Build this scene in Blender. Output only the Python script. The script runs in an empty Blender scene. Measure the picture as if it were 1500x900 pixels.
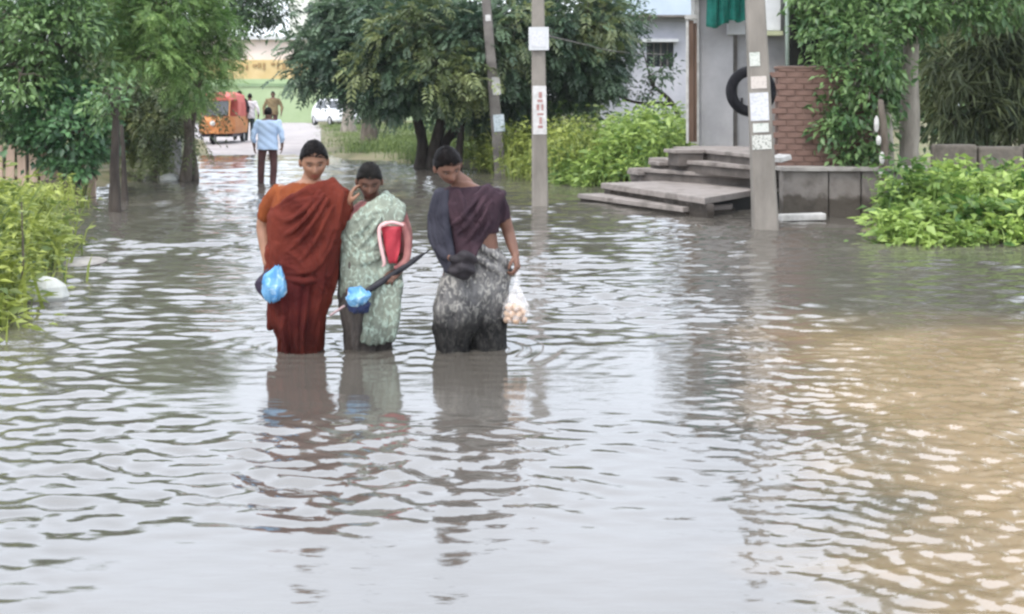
import bpy, bmesh, math, random
import numpy as np
from mathutils import Vector, Matrix, noise as mnoise

S = bpy.context.scene
C = S.collection
R = math.radians
rng = np.random.default_rng(7)
random.seed(7)

# ------------------------------------------------------------------ camera
F = 1800.0            # focal length in photograph pixels (1500 wide)
HY = 155.0            # row of the horizon in the photograph
CH = 1.5              # camera height above the water
cam_d = bpy.data.cameras.new("camera")
cam = bpy.data.objects.new("camera", cam_d)
C.objects.link(cam)
cam.location = (0, 0, CH)
cam.rotation_euler = (R(90), 0, 0)
cam_d.sensor_width = 36
cam_d.lens = F / 1500 * 36
cam_d.shift_y = -(450 - HY) / 1500
cam_d.clip_start = 0.05
cam_d.clip_end = 3000
cam_d.dof.use_dof = True
cam_d.dof.focus_distance = 8.5
cam_d.dof.aperture_fstop = 5.6
S.camera = cam

# ------------------------------------------------------------------ sky and sun
SUN_EL, SUN_AZ = R(58), R(215)     # sun direction: elevation, clockwise from +Y
w = bpy.data.worlds.new("World")
S.world = w
w.use_nodes = True
wn, wl = w.node_tree.nodes, w.node_tree.links
wn.clear()
wo = wn.new("ShaderNodeOutputWorld")
sky = wn.new("ShaderNodeTexSky")
sky.sky_type = 'NISHITA'
sky.sun_disc = False
sky.sun_elevation = SUN_EL
sky.sun_rotation = SUN_AZ
sky.dust_density = 4
bg1 = wn.new("ShaderNodeBackground"); bg1.inputs[1].default_value = 0.09
wl.new(sky.outputs[0], bg1.inputs[0])
# even cloud deck over the blue: standard overcast rise from horizon to zenith
tc = wn.new("ShaderNodeTexCoord")
sx = wn.new("ShaderNodeSeparateXYZ"); wl.new(tc.outputs["Generated"], sx.inputs[0])
mr = wn.new("ShaderNodeMapRange"); mr.inputs[1].default_value = 0; mr.inputs[2].default_value = 1
mr.inputs[3].default_value = 0.78; mr.inputs[4].default_value = 1.0
wl.new(sx.outputs[2], mr.inputs[0])
cl = wn.new("ShaderNodeTexNoise"); cl.inputs["Scale"].default_value = 2.2; cl.inputs["Detail"].default_value = 5
wl.new(tc.outputs["Generated"], cl.inputs["Vector"])
cm = wn.new("ShaderNodeMapRange"); cm.inputs[1].default_value = 0.3; cm.inputs[2].default_value = 0.7
cm.inputs[3].default_value = 0.9; cm.inputs[4].default_value = 1.1
wl.new(cl.outputs[0], cm.inputs[0])
mm = wn.new("ShaderNodeMath"); mm.operation = 'MULTIPLY'
wl.new(mr.outputs[0], mm.inputs[0]); wl.new(cm.outputs[0], mm.inputs[1])
m2 = wn.new("ShaderNodeMath"); m2.operation = 'MULTIPLY'; m2.inputs[1].default_value = 2.1
wl.new(mm.outputs[0], m2.inputs[0])
bg2 = wn.new("ShaderNodeBackground"); bg2.inputs[0].default_value = (0.87, 0.92, 1.0, 1)
wl.new(m2.outputs[0], bg2.inputs[1])
ad = wn.new("ShaderNodeAddShader")
wl.new(bg1.outputs[0], ad.inputs[0]); wl.new(bg2.outputs[0], ad.inputs[1])
wl.new(ad.outputs[0], wo.inputs[0])

sl = bpy.data.lights.new("sun", 'SUN')
sl.energy = 1.5
sl.angle = R(14)
sl.color = (1, 0.96, 0.9)
sun = bpy.data.objects.new("sun", sl)
C.objects.link(sun)
sd = Vector((math.sin(SUN_AZ) * math.cos(SUN_EL), math.cos(SUN_AZ) * math.cos(SUN_EL), math.sin(SUN_EL)))
sun.rotation_euler = (-sd).to_track_quat('-Z', 'Y').to_euler()
sun.location = sd * 60

S.view_settings.view_transform = 'Standard'
S.view_settings.look = 'None'
S.view_settings.exposure = 0.16
S.view_settings.gamma = 1.0
S.cycles.max_bounces = 8
S.cycles.transparent_max_bounces = 12
S.cycles.filter_width = 2.5


# ------------------------------------------------------------------ helpers
def P(px, py, Y):
    """point at distance Y seen at photograph pixel px, py"""
    return Vector(((px - 750) * Y / F, Y, CH - (py - HY) * Y / F))


def GY(py, z=0.0):
    """distance at which height z is seen at row py"""
    return (CH - z) * F / (py - HY)


def smooth(a, b, x):
    t = min(1, max(0, (x - a) / (b - a)))
    return t * t * (3 - 2 * t)


def interp(x, pts):
    if x <= pts[0][0]:
        return pts[0][1]
    for (a, u), (b, v) in zip(pts, pts[1:]):
        if x <= b:
            return u + (v - u) * (x - a) / (b - a)
    return pts[-1][1]


def tag(o, label=None, cat=None, group=None, kind=None):
    if label: o['label'] = label
    if cat: o['category'] = cat
    if group: o['group'] = group
    if kind: o['kind'] = kind
    return o


def empty(name, loc, label=None, cat=None, group=None):
    o = bpy.data.objects.new(name, None)
    o.empty_display_size = 0.1
    C.objects.link(o)
    o.location = loc
    return tag(o, label, cat, group)


def link_mesh(name, me, mat=None, parent=None, loc=None):
    o = bpy.data.objects.new(name, me)
    C.objects.link(o)
    if mat:
        me.materials.clear()
        for m in (mat if isinstance(mat, (list, tuple)) else [mat]):
            me.materials.append(m)
    if parent:
        o.parent = parent
    if loc is not None:
        o.location = loc
    return o


class MB:
    """collects shapes in world space; build() links them as ONE mesh object"""
    def __init__(self):
        self.v, self.f, self.mi = [], [], []

    def add(self, vs, fs, mi=0):
        n = len(self.v)
        self.v += [Vector(p) for p in vs]
        self.f += [tuple(i + n for i in q) for q in fs]
        self.mi += [mi] * len(fs)
        return self

    def rings(self, rs, cap=True, mi=0, close=True):
        m = len(rs[0])
        vs = [p for r in rs for p in r]
        fs = []
        for i in range(len(rs) - 1):
            for j in range(m if close else m - 1):
                k = (j + 1) % m
                fs.append((i * m + j, i * m + k, (i + 1) * m + k, (i + 1) * m + j))
        if cap:
            fs.append(tuple(range(m))[::-1])
            fs.append(tuple((len(rs) - 1) * m + j for j in range(m)))
        return self.add(vs, fs, mi)

    def box(self, c, s, rz=0, rx=0, ry=0, mi=0):
        m = Matrix.Rotation(rz, 3, 'Z') @ Matrix.Rotation(ry, 3, 'Y') @ Matrix.Rotation(rx, 3, 'X')
        c = Vector(c)
        vs = [c + m @ Vector((x * s[0] / 2, y * s[1] / 2, z * s[2] / 2)) for z in (-1, 1) for x, y in ((-1, -1), (1, -1), (1, 1), (-1, 1))]
        return self.add(vs, [(3, 2, 1, 0), (4, 5, 6, 7), (0, 1, 5, 4), (1, 2, 6, 5), (2, 3, 7, 6), (3, 0, 4, 7)], mi)

    def prism(self, poly, z0, z1, mi=0):
        """plan polygon (counter-clockwise) extruded from z0 to z1"""
        return self.rings([[Vector((x, y, z0)) for x, y in poly], [Vector((x, y, z1)) for x, y in poly]], True, mi)

    def tube(self, path, rad, n=10, flat=None, flat_axis=None, roundcap=True, sub=0, mi=0):
        """tapered tube; flat scales the radius along flat_axis"""
        path = [Vector(p) for p in path]
        rad = list(rad) if isinstance(rad, (list, tuple)) else [rad] * len(path)
        if sub:
            path, rad = catmull(path, rad, sub)
        ts = []
        for i in range(len(path)):
            a, b = path[max(0, i - 1)], path[min(len(path) - 1, i + 1)]
            t = (b - a)
            ts.append(t.normalized() if t.length > 1e-9 else Vector((0, 0, 1)))
        ref = Vector((0, 0, 1)) if abs(ts[0].z) < 0.9 else Vector((0, 1, 0))
        u = (ref - ts[0] * ref.dot(ts[0])).normalized()
        rs = []

        def ring(c, u, v, r):
            out = []
            for j in range(n):
                a = 2 * math.pi * j / n
                d = u * math.cos(a) + v * math.sin(a)
                d = d * r
                if flat is not None:
                    fa = flat_axis.normalized()
                    d = d - fa * d.dot(fa) * (1 - flat)
                out.append(c + d)
            return out
        frames = []
        for i, t in enumerate(ts):
            u = (u - t * u.dot(t)).normalized()
            frames.append((path[i], u, t.cross(u), rad[i], t))
        if roundcap:
            c, u0, v0, r, t = frames[0]
            for k in (80, 50, 22):
                rs.append(ring(c - t * r * math.sin(R(k)) * 0.9, u0, v0, r * math.cos(R(k))))
        for c, u0, v0, r, t in frames:
            rs.append(ring(c, u0, v0, r))
        if roundcap:
            c, u0, v0, r, t = frames[-1]
            for k in (22, 50, 80):
                rs.append(ring(c + t * r * math.sin(R(k)) * 0.9, u0, v0, r * math.cos(R(k))))
        return self.rings(rs, True, mi)

    def ellipsoid(self, c, r, m=None, nu=16, nv=10, mi=0):
        m = m or Matrix.Identity(3)
        c = Vector(c)
        rs = []
        for i in range(nv + 1):
            a = math.pi * (i + 0.0) / nv - math.pi / 2
            a = max(-math.pi / 2 + 0.05, min(math.pi / 2 - 0.05, a))
            rs.append([c + m @ Vector((r[0] * math.cos(a) * math.cos(2 * math.pi * j / nu), r[1] * math.cos(a) * math.sin(2 * math.pi * j / nu), r[2] * math.sin(a))) for j in range(nu)])
        return self.rings(rs, True, mi)

    def mesh(self, name, off=Vector((0, 0, 0)), smooth_=False):
        me = bpy.data.meshes.new(name)
        me.from_pydata([tuple(p - off) for p in self.v], [], self.f)
        me.polygons.foreach_set("material_index", self.mi)
        if smooth_:
            me.polygons.foreach_set("use_smooth", [True] * len(me.polygons))
        me.update()
        return me

    def build(self, name, mat, parent=None, smooth_=False, bevel=0, loc=None):
        off = Vector(parent.location) if parent else (Vector(loc) if loc is not None else Vector((0, 0, 0)))
        if parent and parent.parent:
            off = off + Vector(parent.parent.location)
        me = self.mesh(name, off, smooth_)
        bm = bmesh.new(); bm.from_mesh(me)
        bmesh.ops.recalc_face_normals(bm, faces=bm.faces)
        if bevel:
            es = [e for e in bm.edges if len(e.link_faces) == 2 and e.calc_face_angle(0) > 0.6]
            bmesh.ops.bevel(bm, geom=es, offset=bevel, segments=2, affect='EDGES', profile=0.6)
        bm.to_mesh(me); bm.free()
        return link_mesh(name, me, mat, parent, loc if not parent else None)

    def fuse(self, name, mat, parent=None, voxel=0.006, smooth_it=4, disp=None, loc=None):
        """one continuous skin over all collected shapes"""
        off = Vector(parent.location) if parent else (Vector(loc) if loc is not None else Vector((0, 0, 0)))
        me = self.mesh(name + "_raw", off)
        bm = bmesh.new(); bm.from_mesh(me)
        bmesh.ops.recalc_face_normals(bm, faces=bm.faces)
        bm.to_mesh(me); bm.free()
        o = bpy.data.objects.new(name + "_raw", me)
        C.objects.link(o)
        md = o.modifiers.new("r", 'REMESH'); md.mode = 'VOXEL'; md.voxel_size = voxel; md.use_smooth_shade = True
        if smooth_it:
            sm = o.modifiers.new("s", 'SMOOTH'); sm.factor = 0.5; sm.iterations = smooth_it
        dg = bpy.context.evaluated_depsgraph_get()
        me2 = bpy.data.meshes.new_from_object(o.evaluated_get(dg))
        bpy.data.objects.remove(o); bpy.data.meshes.remove(me)
        me2.name = name
        if disp:
            n = len(me2.vertices)
            co = np.empty(n * 3); no = np.empty(n * 3)
            me2.vertices.foreach_get("co", co); me2.vertices.foreach_get("normal", no)
            co = co.reshape(-1, 3); no = no.reshape(-1, 3)
            co = co + no * disp(co + np.array(off), no)[:, None]
            me2.vertices.foreach_set("co", co.ravel())
        me2.polygons.foreach_set("use_smooth", [True] * len(me2.polygons))
        me2.update()
        return link_mesh(name, me2, mat, parent, loc if not parent else None)


def catmull(path, rad, sub):
    op, orr = [], []
    n = len(path)
    for i in range(n - 1):
        p0, p1, p2, p3 = path[max(0, i - 1)], path[i], path[i + 1], path[min(n - 1, i + 2)]
        for k in range(sub):
            t = k / sub
            op.append(0.5 * ((2 * p1) + (p2 - p0) * t + (2 * p0 - 5 * p1 + 4 * p2 - p3) * t * t + (3 * p1 - p0 - 3 * p2 + p3) * t ** 3))
            orr.append(rad[i] + (rad[i + 1] - rad[i]) * (t * t * (3 - 2 * t)))
    op.append(path[-1]); orr.append(rad[-1])
    return op, orr


# ------------------------------------------------------------------ materials
def new_mat(name):
    m = bpy.data.materials.new(name)
    m.use_nodes = True
    n, l = m.node_tree.nodes, m.node_tree.links
    n.clear()
    out = n.new("ShaderNodeOutputMaterial")
    b = n.new("ShaderNodeBsdfPrincipled")
    l.new(b.outputs[0], out.inputs[0])
    return m, n, l, b, out


def ramp(n, pts):
    r = n.new("ShaderNodeValToRGB")
    e = r.color_ramp.elements
    while len(e) < len(pts): e.new(0.5)
    for q, (p, c) in zip(e, pts):
        q.position = p; q.color = (*c, 1)
    return r


def surf(name, c1, c2, scale=4, rough=0.8, bump=0.0, bscale=None, stretch=(1, 1, 1), spec=0.3, detail=6, c3=None, tide=None):
    """noise-coloured surface with fine relief"""
    m, n, l, b, out = new_mat(name)
    t = n.new("ShaderNodeTexCoord")
    mp = n.new("ShaderNodeMapping"); mp.inputs["Scale"].default_value = stretch
    l.new(t.outputs["Object"], mp.inputs[0])
    nz = n.new("ShaderNodeTexNoise"); nz.inputs["Scale"].default_value = scale; nz.inputs["Detail"].default_value = detail; nz.inputs["Roughness"].default_value = 0.62
    l.new(mp.outputs[0], nz.inputs["Vector"])
    pts = [(0.33, c1), (0.66, c2)] if c3 is None else [(0.3, c1), (0.5, c2), (0.7, c3)]
    r = ramp(n, pts)
    l.new(nz.outputs[0], r.inputs[0]); l.new(r.outputs[0], b.inputs["Base Color"])
    b.inputs["Roughness"].default_value = rough
    b.inputs["Specular IOR Level"].default_value = spec
    if tide:                                        # old high-water stain with a ragged upper edge
        sp = n.new("ShaderNodeSeparateXYZ"); l.new(t.outputs["Object"], sp.inputs[0])
        n3 = n.new("ShaderNodeTexNoise"); n3.inputs["Scale"].default_value = 5; n3.inputs["Detail"].default_value = 5
        l.new(t.outputs["Object"], n3.inputs["Vector"])
        ad_ = n.new("ShaderNodeMath"); ad_.operation = 'MULTIPLY_ADD'; ad_.inputs[1].default_value = -.35
        l.new(n3.outputs[0], ad_.inputs[0]); l.new(sp.outputs[2], ad_.inputs[2])
        r3 = ramp(n, [(0, (.42, .40, .36)), (1, (1, 1, 1))])
        mp3 = n.new("ShaderNodeMapRange"); mp3.inputs[1].default_value = tide - .20; mp3.inputs[2].default_value = tide - .14
        l.new(ad_.outputs[0], mp3.inputs[0]); l.new(mp3.outputs[0], r3.inputs[0])
        m4 = n.new("ShaderNodeMix"); m4.data_type = 'RGBA'; m4.blend_type = 'MULTIPLY'; m4.inputs[0].default_value = 1
        l.new(r.outputs[0], m4.inputs[6]); l.new(r3.outputs[0], m4.inputs[7]); l.new(m4.outputs[2], b.inputs["Base Color"])
    if bump:
        n2 = n.new("ShaderNodeTexNoise"); n2.inputs["Scale"].default_value = bscale or scale * 4; n2.inputs["Detail"].default_value = 5
        l.new(mp.outputs[0], n2.inputs["Vector"])
        bp = n.new("ShaderNodeBump"); bp.inputs["Strength"].default_value = 1; bp.inputs["Distance"].default_value = bump
        l.new(n2.outputs[0], bp.inputs["Height"]); l.new(bp.outputs[0], b.inputs["Normal"])
    return m


def leaf_mat(name, dark, light, rough=0.42, transl=0.3, spec=0.6):
    m, n, l, b, out = new_mat(name)
    a = n.new("ShaderNodeAttribute"); a.attribute_name = "tint"
    r = ramp(n, [(0.0, dark), (1.0, light)])
    l.new(a.outputs["Fac"], r.inputs[0]); l.new(r.outputs[0], b.inputs["Base Color"])
    b.inputs["Roughness"].default_value = rough
    b.inputs["Specular IOR Level"].default_value = spec
    tr = n.new("ShaderNodeBsdfTranslucent"); l.new(r.outputs[0], tr.inputs[0])
    mx = n.new("ShaderNodeMixShader"); mx.inputs[0].default_value = transl
    l.new(b.outputs[0], mx.inputs[1]); l.new(tr.outputs[0], mx.inputs[2]); l.new(mx.outputs[0], out.inputs[0])
    return m


M = {}
M['bark'] = surf('bark', (.07, .055, .042), (.17, .145, .12), 7, .9, .012, 22, (1, 1, .25))
M['bark_dark'] = surf('bark_dark', (.025, .02, .017), (.07, .058, .048), 7, .9, .012, 22, (1, 1, .25))
M['bark_pale'] = surf('bark_pale', (.16, .14, .115), (.33, .30, .26), 6, .9, .01, 22, (1, 1, .25))
M['mud'] = surf('mud', (.09, .07, .05), (.20, .16, .115), 1.6, .85, .03, 6)
M['earth'] = surf('earth', (.07, .085, .035), (.17, .15, .09), .7, .9, .04, 5, c3=(.10, .14, .045))
M['road'] = surf('road', (.27, .245, .24), (.38, .35, .345), 1.1, .75, .006, 12)
M['concrete'] = surf('concrete', (.20, .185, .17), (.33, .31, .285), 3, .85, .004, 30)
M['concrete_pole'] = surf('concrete_pole', (.155, .14, .122), (.25, .228, .2), 3.5, .85, .004, 30, (1, 1, .35))
M['concrete_dark'] = surf('concrete_dark', (.10, .09, .085), (.19, .175, .16), 3, .85, .004, 30)
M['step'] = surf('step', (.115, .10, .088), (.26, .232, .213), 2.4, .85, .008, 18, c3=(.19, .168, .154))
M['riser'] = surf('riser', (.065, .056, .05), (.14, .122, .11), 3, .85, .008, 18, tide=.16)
M['plaster'] = surf('plaster', (.33, .325, .335), (.45, .445, .455), 1.4, .85, .003, 40)
M['plaster_lav'] = surf('plaster_lav', (.36, .365, .41), (.47, .475, .52), 1.1, .85, .003, 40)
M['plaster_grey'] = surf('plaster_grey', (.17, .17, .17), (.26, .255, .25), 1.8, .85, .004, 30)
M['roof_pale'] = surf('roof_pale', (.40, .48, .58), (.49, .57, .66), 1.3, .6, .002, 20)
M['brick'] = surf('brick', (.125, .075, .06), (.19, .118, .095), 5, .9, .006, 40)
M['mortar'] = surf('mortar', (.13, .085, .068), (.20, .13, .105), 8, .95, .004, 40)
M['wood'] = surf('wood', (.075, .045, .03), (.16, .10, .07), 6, .7, .003, 30, (1, 1, .15))
M['wood_pale'] = surf('wood_pale', (.48, .34, .27), (.66, .50, .41), 5, .8, .003, 30, (1, 1, .15))
M['white_paint'] = surf('white_paint', (.48, .49, .50), (.58, .59, .60), 5, .6)
M['white_dirty'] = surf('white_dirty', (.32, .31, .29), (.54, .53, .51), 6, .7, .003, 30)
M['void_shade'] = surf('void_shade', (.012, .013, .012), (.03, .03, .028), 3, .9)  # near-black colour standing in for the shade inside openings
M['glass_dark'] = surf('glass_dark', (.02, .025, .03), (.05, .055, .06), 2, .15, spec=.6)
M['cloth_green'] = surf('cloth_green', (.006, .12, .095), (.02, .22, .17), 5, .75)
M['pipe_green'] = surf('pipe_green', (.33, .42, .36), (.45, .53, .47), 4, .5)
M['rubber'] = surf('rubber', (.006, .006, .008), (.016, .016, .019), 14, .75, .003, 50, spec=.12)
M['stone'] = surf('stone', (.16, .14, .12), (.36, .33, .29), 4, .9, .012, 15)
M['foam'] = surf('foam', (.34, .35, .32), (.50, .51, .48), 4, .8, .006, 20)
M['sack'] = surf('sack', (.22, .27, .29), (.36, .41, .43), 5, .8, .004, 40)
M['yellow_wall'] = surf('yellow_wall', (.50, .36, .15), (.62, .48, .25), .5, .8)
M['pink_wall'] = surf('pink_wall', (.60, .50, .45), (.70, .61, .56), .4, .8)
M['cream_wall'] = surf('cream_wall', (.55, .57, .49), (.66, .67, .61), .4, .8)
M['olive_wall'] = surf('olive_wall', (.26, .28, .17), (.42, .43, .28), 1.2, .85)
M['green_wall'] = surf('green_wall', (.28, .37, .20), (.38, .47, .28), .35, .8)
M['green_dark'] = surf('green_dark', (.16, .24, .13), (.24, .33, .18), .5, .8)
M['weathered'] = surf('weathered', (.09, .08, .062), (.24, .205, .17), 3.5, .92, .02, 9, c3=(.16, .14, .12))
M['plinth'] = surf('plinth', (.085, .075, .064), (.19, .172, .155), 2.2, .9, .012, 14, c3=(.13, .114, .10), tide=.26)
M['marks_brown'] = surf('marks_brown', (.24, .15, .06), (.36, .24, .10), 3, .8)
M['paper'] = surf('paper', (.42, .41, .40), (.60, .59, .58), 9, .8)


def poster_mat(name, base, ink, scale=30, thr=.56):
    """paper with small illegible print"""
    m, n, l, b, out = new_mat(name)
    t = n.new("ShaderNodeTexCoord")
    mp = n.new("ShaderNodeMapping"); mp.inputs["Scale"].default_value = (1, 1, 1.6)
    l.new(t.outputs["Object"], mp.inputs[0])
    nz = n.new("ShaderNodeTexNoise"); nz.inputs["Scale"].default_value = scale; nz.inputs["Detail"].default_value = 3
    l.new(mp.outputs[0], nz.inputs["Vector"])
    r = ramp(n, [(thr, base), (thr + .06, ink)])
    l.new(nz.outputs[0], r.inputs[0]); l.new(r.outputs[0], b.inputs["Base Color"])
    b.inputs["Roughness"].default_value = .8
    return m


M['poster_plain'] = poster_mat('poster_plain', (.56, .56, .58), (.44, .45, .47), 30, .54)
M['poster_cream'] = poster_mat('poster_cream', (.52, .47, .43), (.42, .37, .34), 30, .56)
M['poster_print'] = poster_mat('poster_print', (.52, .52, .48), (.22, .23, .20), 34, .52)
M['poster_small'] = poster_mat('poster_small', (.53, .54, .50), (.36, .40, .35), 30, .54)
M['poster_blue'] = poster_mat('poster_blue', (.50, .56, .60), (.30, .36, .40), 20, .52)
M['red_ink'] = surf('red_ink', (.26, .13, .12), (.42, .26, .24), 20, .8)

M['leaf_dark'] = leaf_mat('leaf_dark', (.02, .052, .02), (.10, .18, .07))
M['leaf_mid'] = leaf_mat('leaf_mid', (.048, .115, .036), (.25, .39, .14))
M['leaf_bright'] = leaf_mat('leaf_bright', (.075, .17, .035), (.36, .52, .17))
M['leaf_blue'] = leaf_mat('leaf_blue', (.036, .08, .046), (.18, .27, .15))
M['leaf_olive'] = leaf_mat('leaf_olive', (.045, .08, .028), (.29, .33, .12))
M['leaf_teal'] = leaf_mat('leaf_teal', (.028, .085, .035), (.15, .30, .12))
M['weed'] = leaf_mat('weed', (.055, .105, .018), (.42, .48, .11), .5, .4)
M['weed_lime'] = leaf_mat('weed_lime', (.06, .14, .03), (.44, .58, .15), .5, .4)
M['grass'] = leaf_mat('grass', (.05, .095, .02), (.22, .29, .09), .6, .3)
M['dry'] = leaf_mat('dry', (.04, .062, .026), (.25, .29, .13), .6, .3)

# ------------------------------------------------------------------ the ground, road, water
XL = [(-20, -2.3), (2, -2.6), (6, -3.0), (8.8, -3.5), (12, -4.5), (17.4, -6.0), (22, -7.2), (27, -7.4), (37, -9.6), (45, -11.8), (80, -24), (400, -160)]
XR = [(-20, 40), (12.9, 40), (13.1, 3.9), (15, 3.9), (15.8, 4.9), (17.6, 4.9), (20, 2.6), (23.5, 0.9), (31, -2.0), (35, -5.0), (45, -6.6), (80, -12), (400, -80)]


def ground_z(x, y):
    xl, xr = interp(y, XL), interp(y, XR)
    d = min(x - xl, xr - x)                 # >0 in the road
    if 11.5 < y < 13.6 and x > 3.3:         # front lip of the right bank
        d = 13.15 - y
    t = smooth(-0.7, 0.5, d)
    road = -0.34 + 0.56 * smooth(28, 45, y)
    bank = 0.13 + 0.10 * mnoise.noise(Vector((x * .5, y * .5, 1))) + 0.25 * smooth(30, 60, y)
    return bank * (1 - t) + road * t + 0.015 * mnoise.noise(Vector((x * 1.7, y * 1.7, 5)))


def coords(a, b, near, far, c0, c1):
    out, x = [], a
    while x < b:
        out.append(x)
        x += near if c0 <= x <= c1 else min(far, near + 0.12 * min(abs(x - c0), abs(x - c1)))
    out.append(b)
    return out


gx = coords(-420, 420, .35, 60, -14, 9)
gy = coords(-14, 900, .4, 90, -2, 50)
vs = [(x, y, ground_z(x, y)) for y in gy for x in gx]
nx = len(gx)
fs = [(j * nx + i, j * nx + i + 1, (j + 1) * nx + i + 1, (j + 1) * nx + i) for j in range(len(gy) - 1) for i in range(nx - 1)]
me = bpy.data.meshes.new("ground"); me.from_pydata(vs, [], fs)
me.polygons.foreach_set("use_smooth", [True] * len(fs))
tag(link_mesh("ground", me, M['earth']), kind='structure')

rv, rf = [], []
ys = [22 + i * 1.0 for i in range(75)]
for y in ys:
    a, b = interp(y, XL) + .5, interp(y, XR) - .4
    for k in range(9):
        x = a + (b - a) * k / 8
        rv.append((x, y, ground_z(x, y) + .012))
for j in range(len(ys) - 1):
    for k in range(8):
        rf.append((j * 9 + k, j * 9 + k + 1, (j + 1) * 9 + k + 1, (j + 1) * 9 + k))
me = bpy.data.meshes.new("road"); me.from_pydata(rv, [], rf)
me.polygons.foreach_set("use_smooth", [True] * len(rf))
tag(link_mesh("road", me, M['road']), kind='structure')


def water_mat():
    m, n, l, b, out = new_mat('flood_water')
    t = n.new("ShaderNodeTexCoord")
    sep = n.new("ShaderNodeSeparateXYZ"); l.new(t.outputs["Object"], sep.inputs[0])

    def math_(op, a, b2=None, clamp=False):
        q = n.new("ShaderNodeMath"); q.operation = op; q.use_clamp = clamp
        for i, v in enumerate((a, b2)):
            if v is None: continue
            if isinstance(v, (int, float)): q.inputs[i].default_value = v
            else: l.new(v, q.inputs[i])
        return q.outputs[0]

    def noise(scale, det=3, rough=.5, dist=0.0, off=(0, 0, 0)):
        mp = n.new("ShaderNodeMapping"); mp.inputs["Scale"].default_value = scale; mp.inputs["Location"].default_value = off
        l.new(t.outputs["Object"], mp.inputs[0])
        q = n.new("ShaderNodeTexNoise"); q.inputs["Scale"].default_value = 1; q.inputs["Detail"].default_value = det
        q.inputs["Roughness"].default_value = rough; q.inputs["Distortion"].default_value = dist
        l.new(mp.outputs[0], q.inputs["Vector"])
        return q.outputs[0]

    def rng_(v, a, b2, c, d):
        q = n.new("ShaderNodeMapRange"); q.interpolation_type = 'SMOOTHSTEP'
        for i, x in enumerate((a, b2, c, d)): q.inputs[i + 1].default_value = x
        l.new(v, q.inputs[0])
        return q.outputs[0]
    X, Y = sep.outputs[0], sep.outputs[1]
    # the finest wrinkles; the waves themselves are geometry
    fine = math_('MULTIPLY', rng_(Y, 6.6, 9.0, 0, 1), rng_(X, 3.2, 1.6, 0, 1))
    gust = rng_(noise((.5, 1.3, 1), 3), .38, .62, .45, 1)
    amp = math_('MULTIPLY_ADD', math_('MULTIPLY', fine, gust), .0010)
    amp.node.inputs[2].default_value = .0010
    h = math_('MULTIPLY', noise((9, 26, 1), 3, .5, .3), amp)
    bp = n.new("ShaderNodeBump"); bp.inputs["Strength"].default_value = 1; bp.inputs["Distance"].default_value = 1
    l.new(h, bp.inputs["Height"]); l.new(bp.outputs[0], b.inputs["Normal"])
    # silt in the water; pale sand stirred up over the shallow right side
    silt = ramp(n, [(.35, (.08, .073, .062)), (.65, (.108, .097, .083))])
    l.new(noise((.5, .35, 1), 4), silt.inputs[0])
    sand = ramp(n, [(.35, (.23, .165, .095)), (.65, (.30, .222, .142))])
    l.new(noise((1.2, 1.6, 1), 5, .6), sand.inputs[0])
    edge = math_('ADD', X, math_('MULTIPLY', math_('SUBTRACT', noise((.9, 1.4, 1), 4, .6), .5), 1.6))
    mk = math_('MULTIPLY', rng_(math_('SUBTRACT', edge, math_('MULTIPLY', Y, .10)), .35, 1.35, 0, 1), rng_(math_('ADD', Y, math_('MULTIPLY', math_('SUBTRACT', noise((.9, 1.2, 1), 4), .5), 1.5)), 9.2, 7.6, 0, 1))
    mx = n.new("ShaderNodeMix"); mx.data_type = 'RGBA'
    l.new(mk, mx.inputs[0]); l.new(silt.outputs[0], mx.inputs[6]); l.new(sand.outputs[0], mx.inputs[7])
    l.new(mx.outputs[2], b.inputs["Base Color"])
    b.inputs["Roughness"].default_value = .07
    b.inputs["IOR"].default_value = 2.3
    b.inputs["Specular IOR Level"].default_value = .5
    return m




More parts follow.
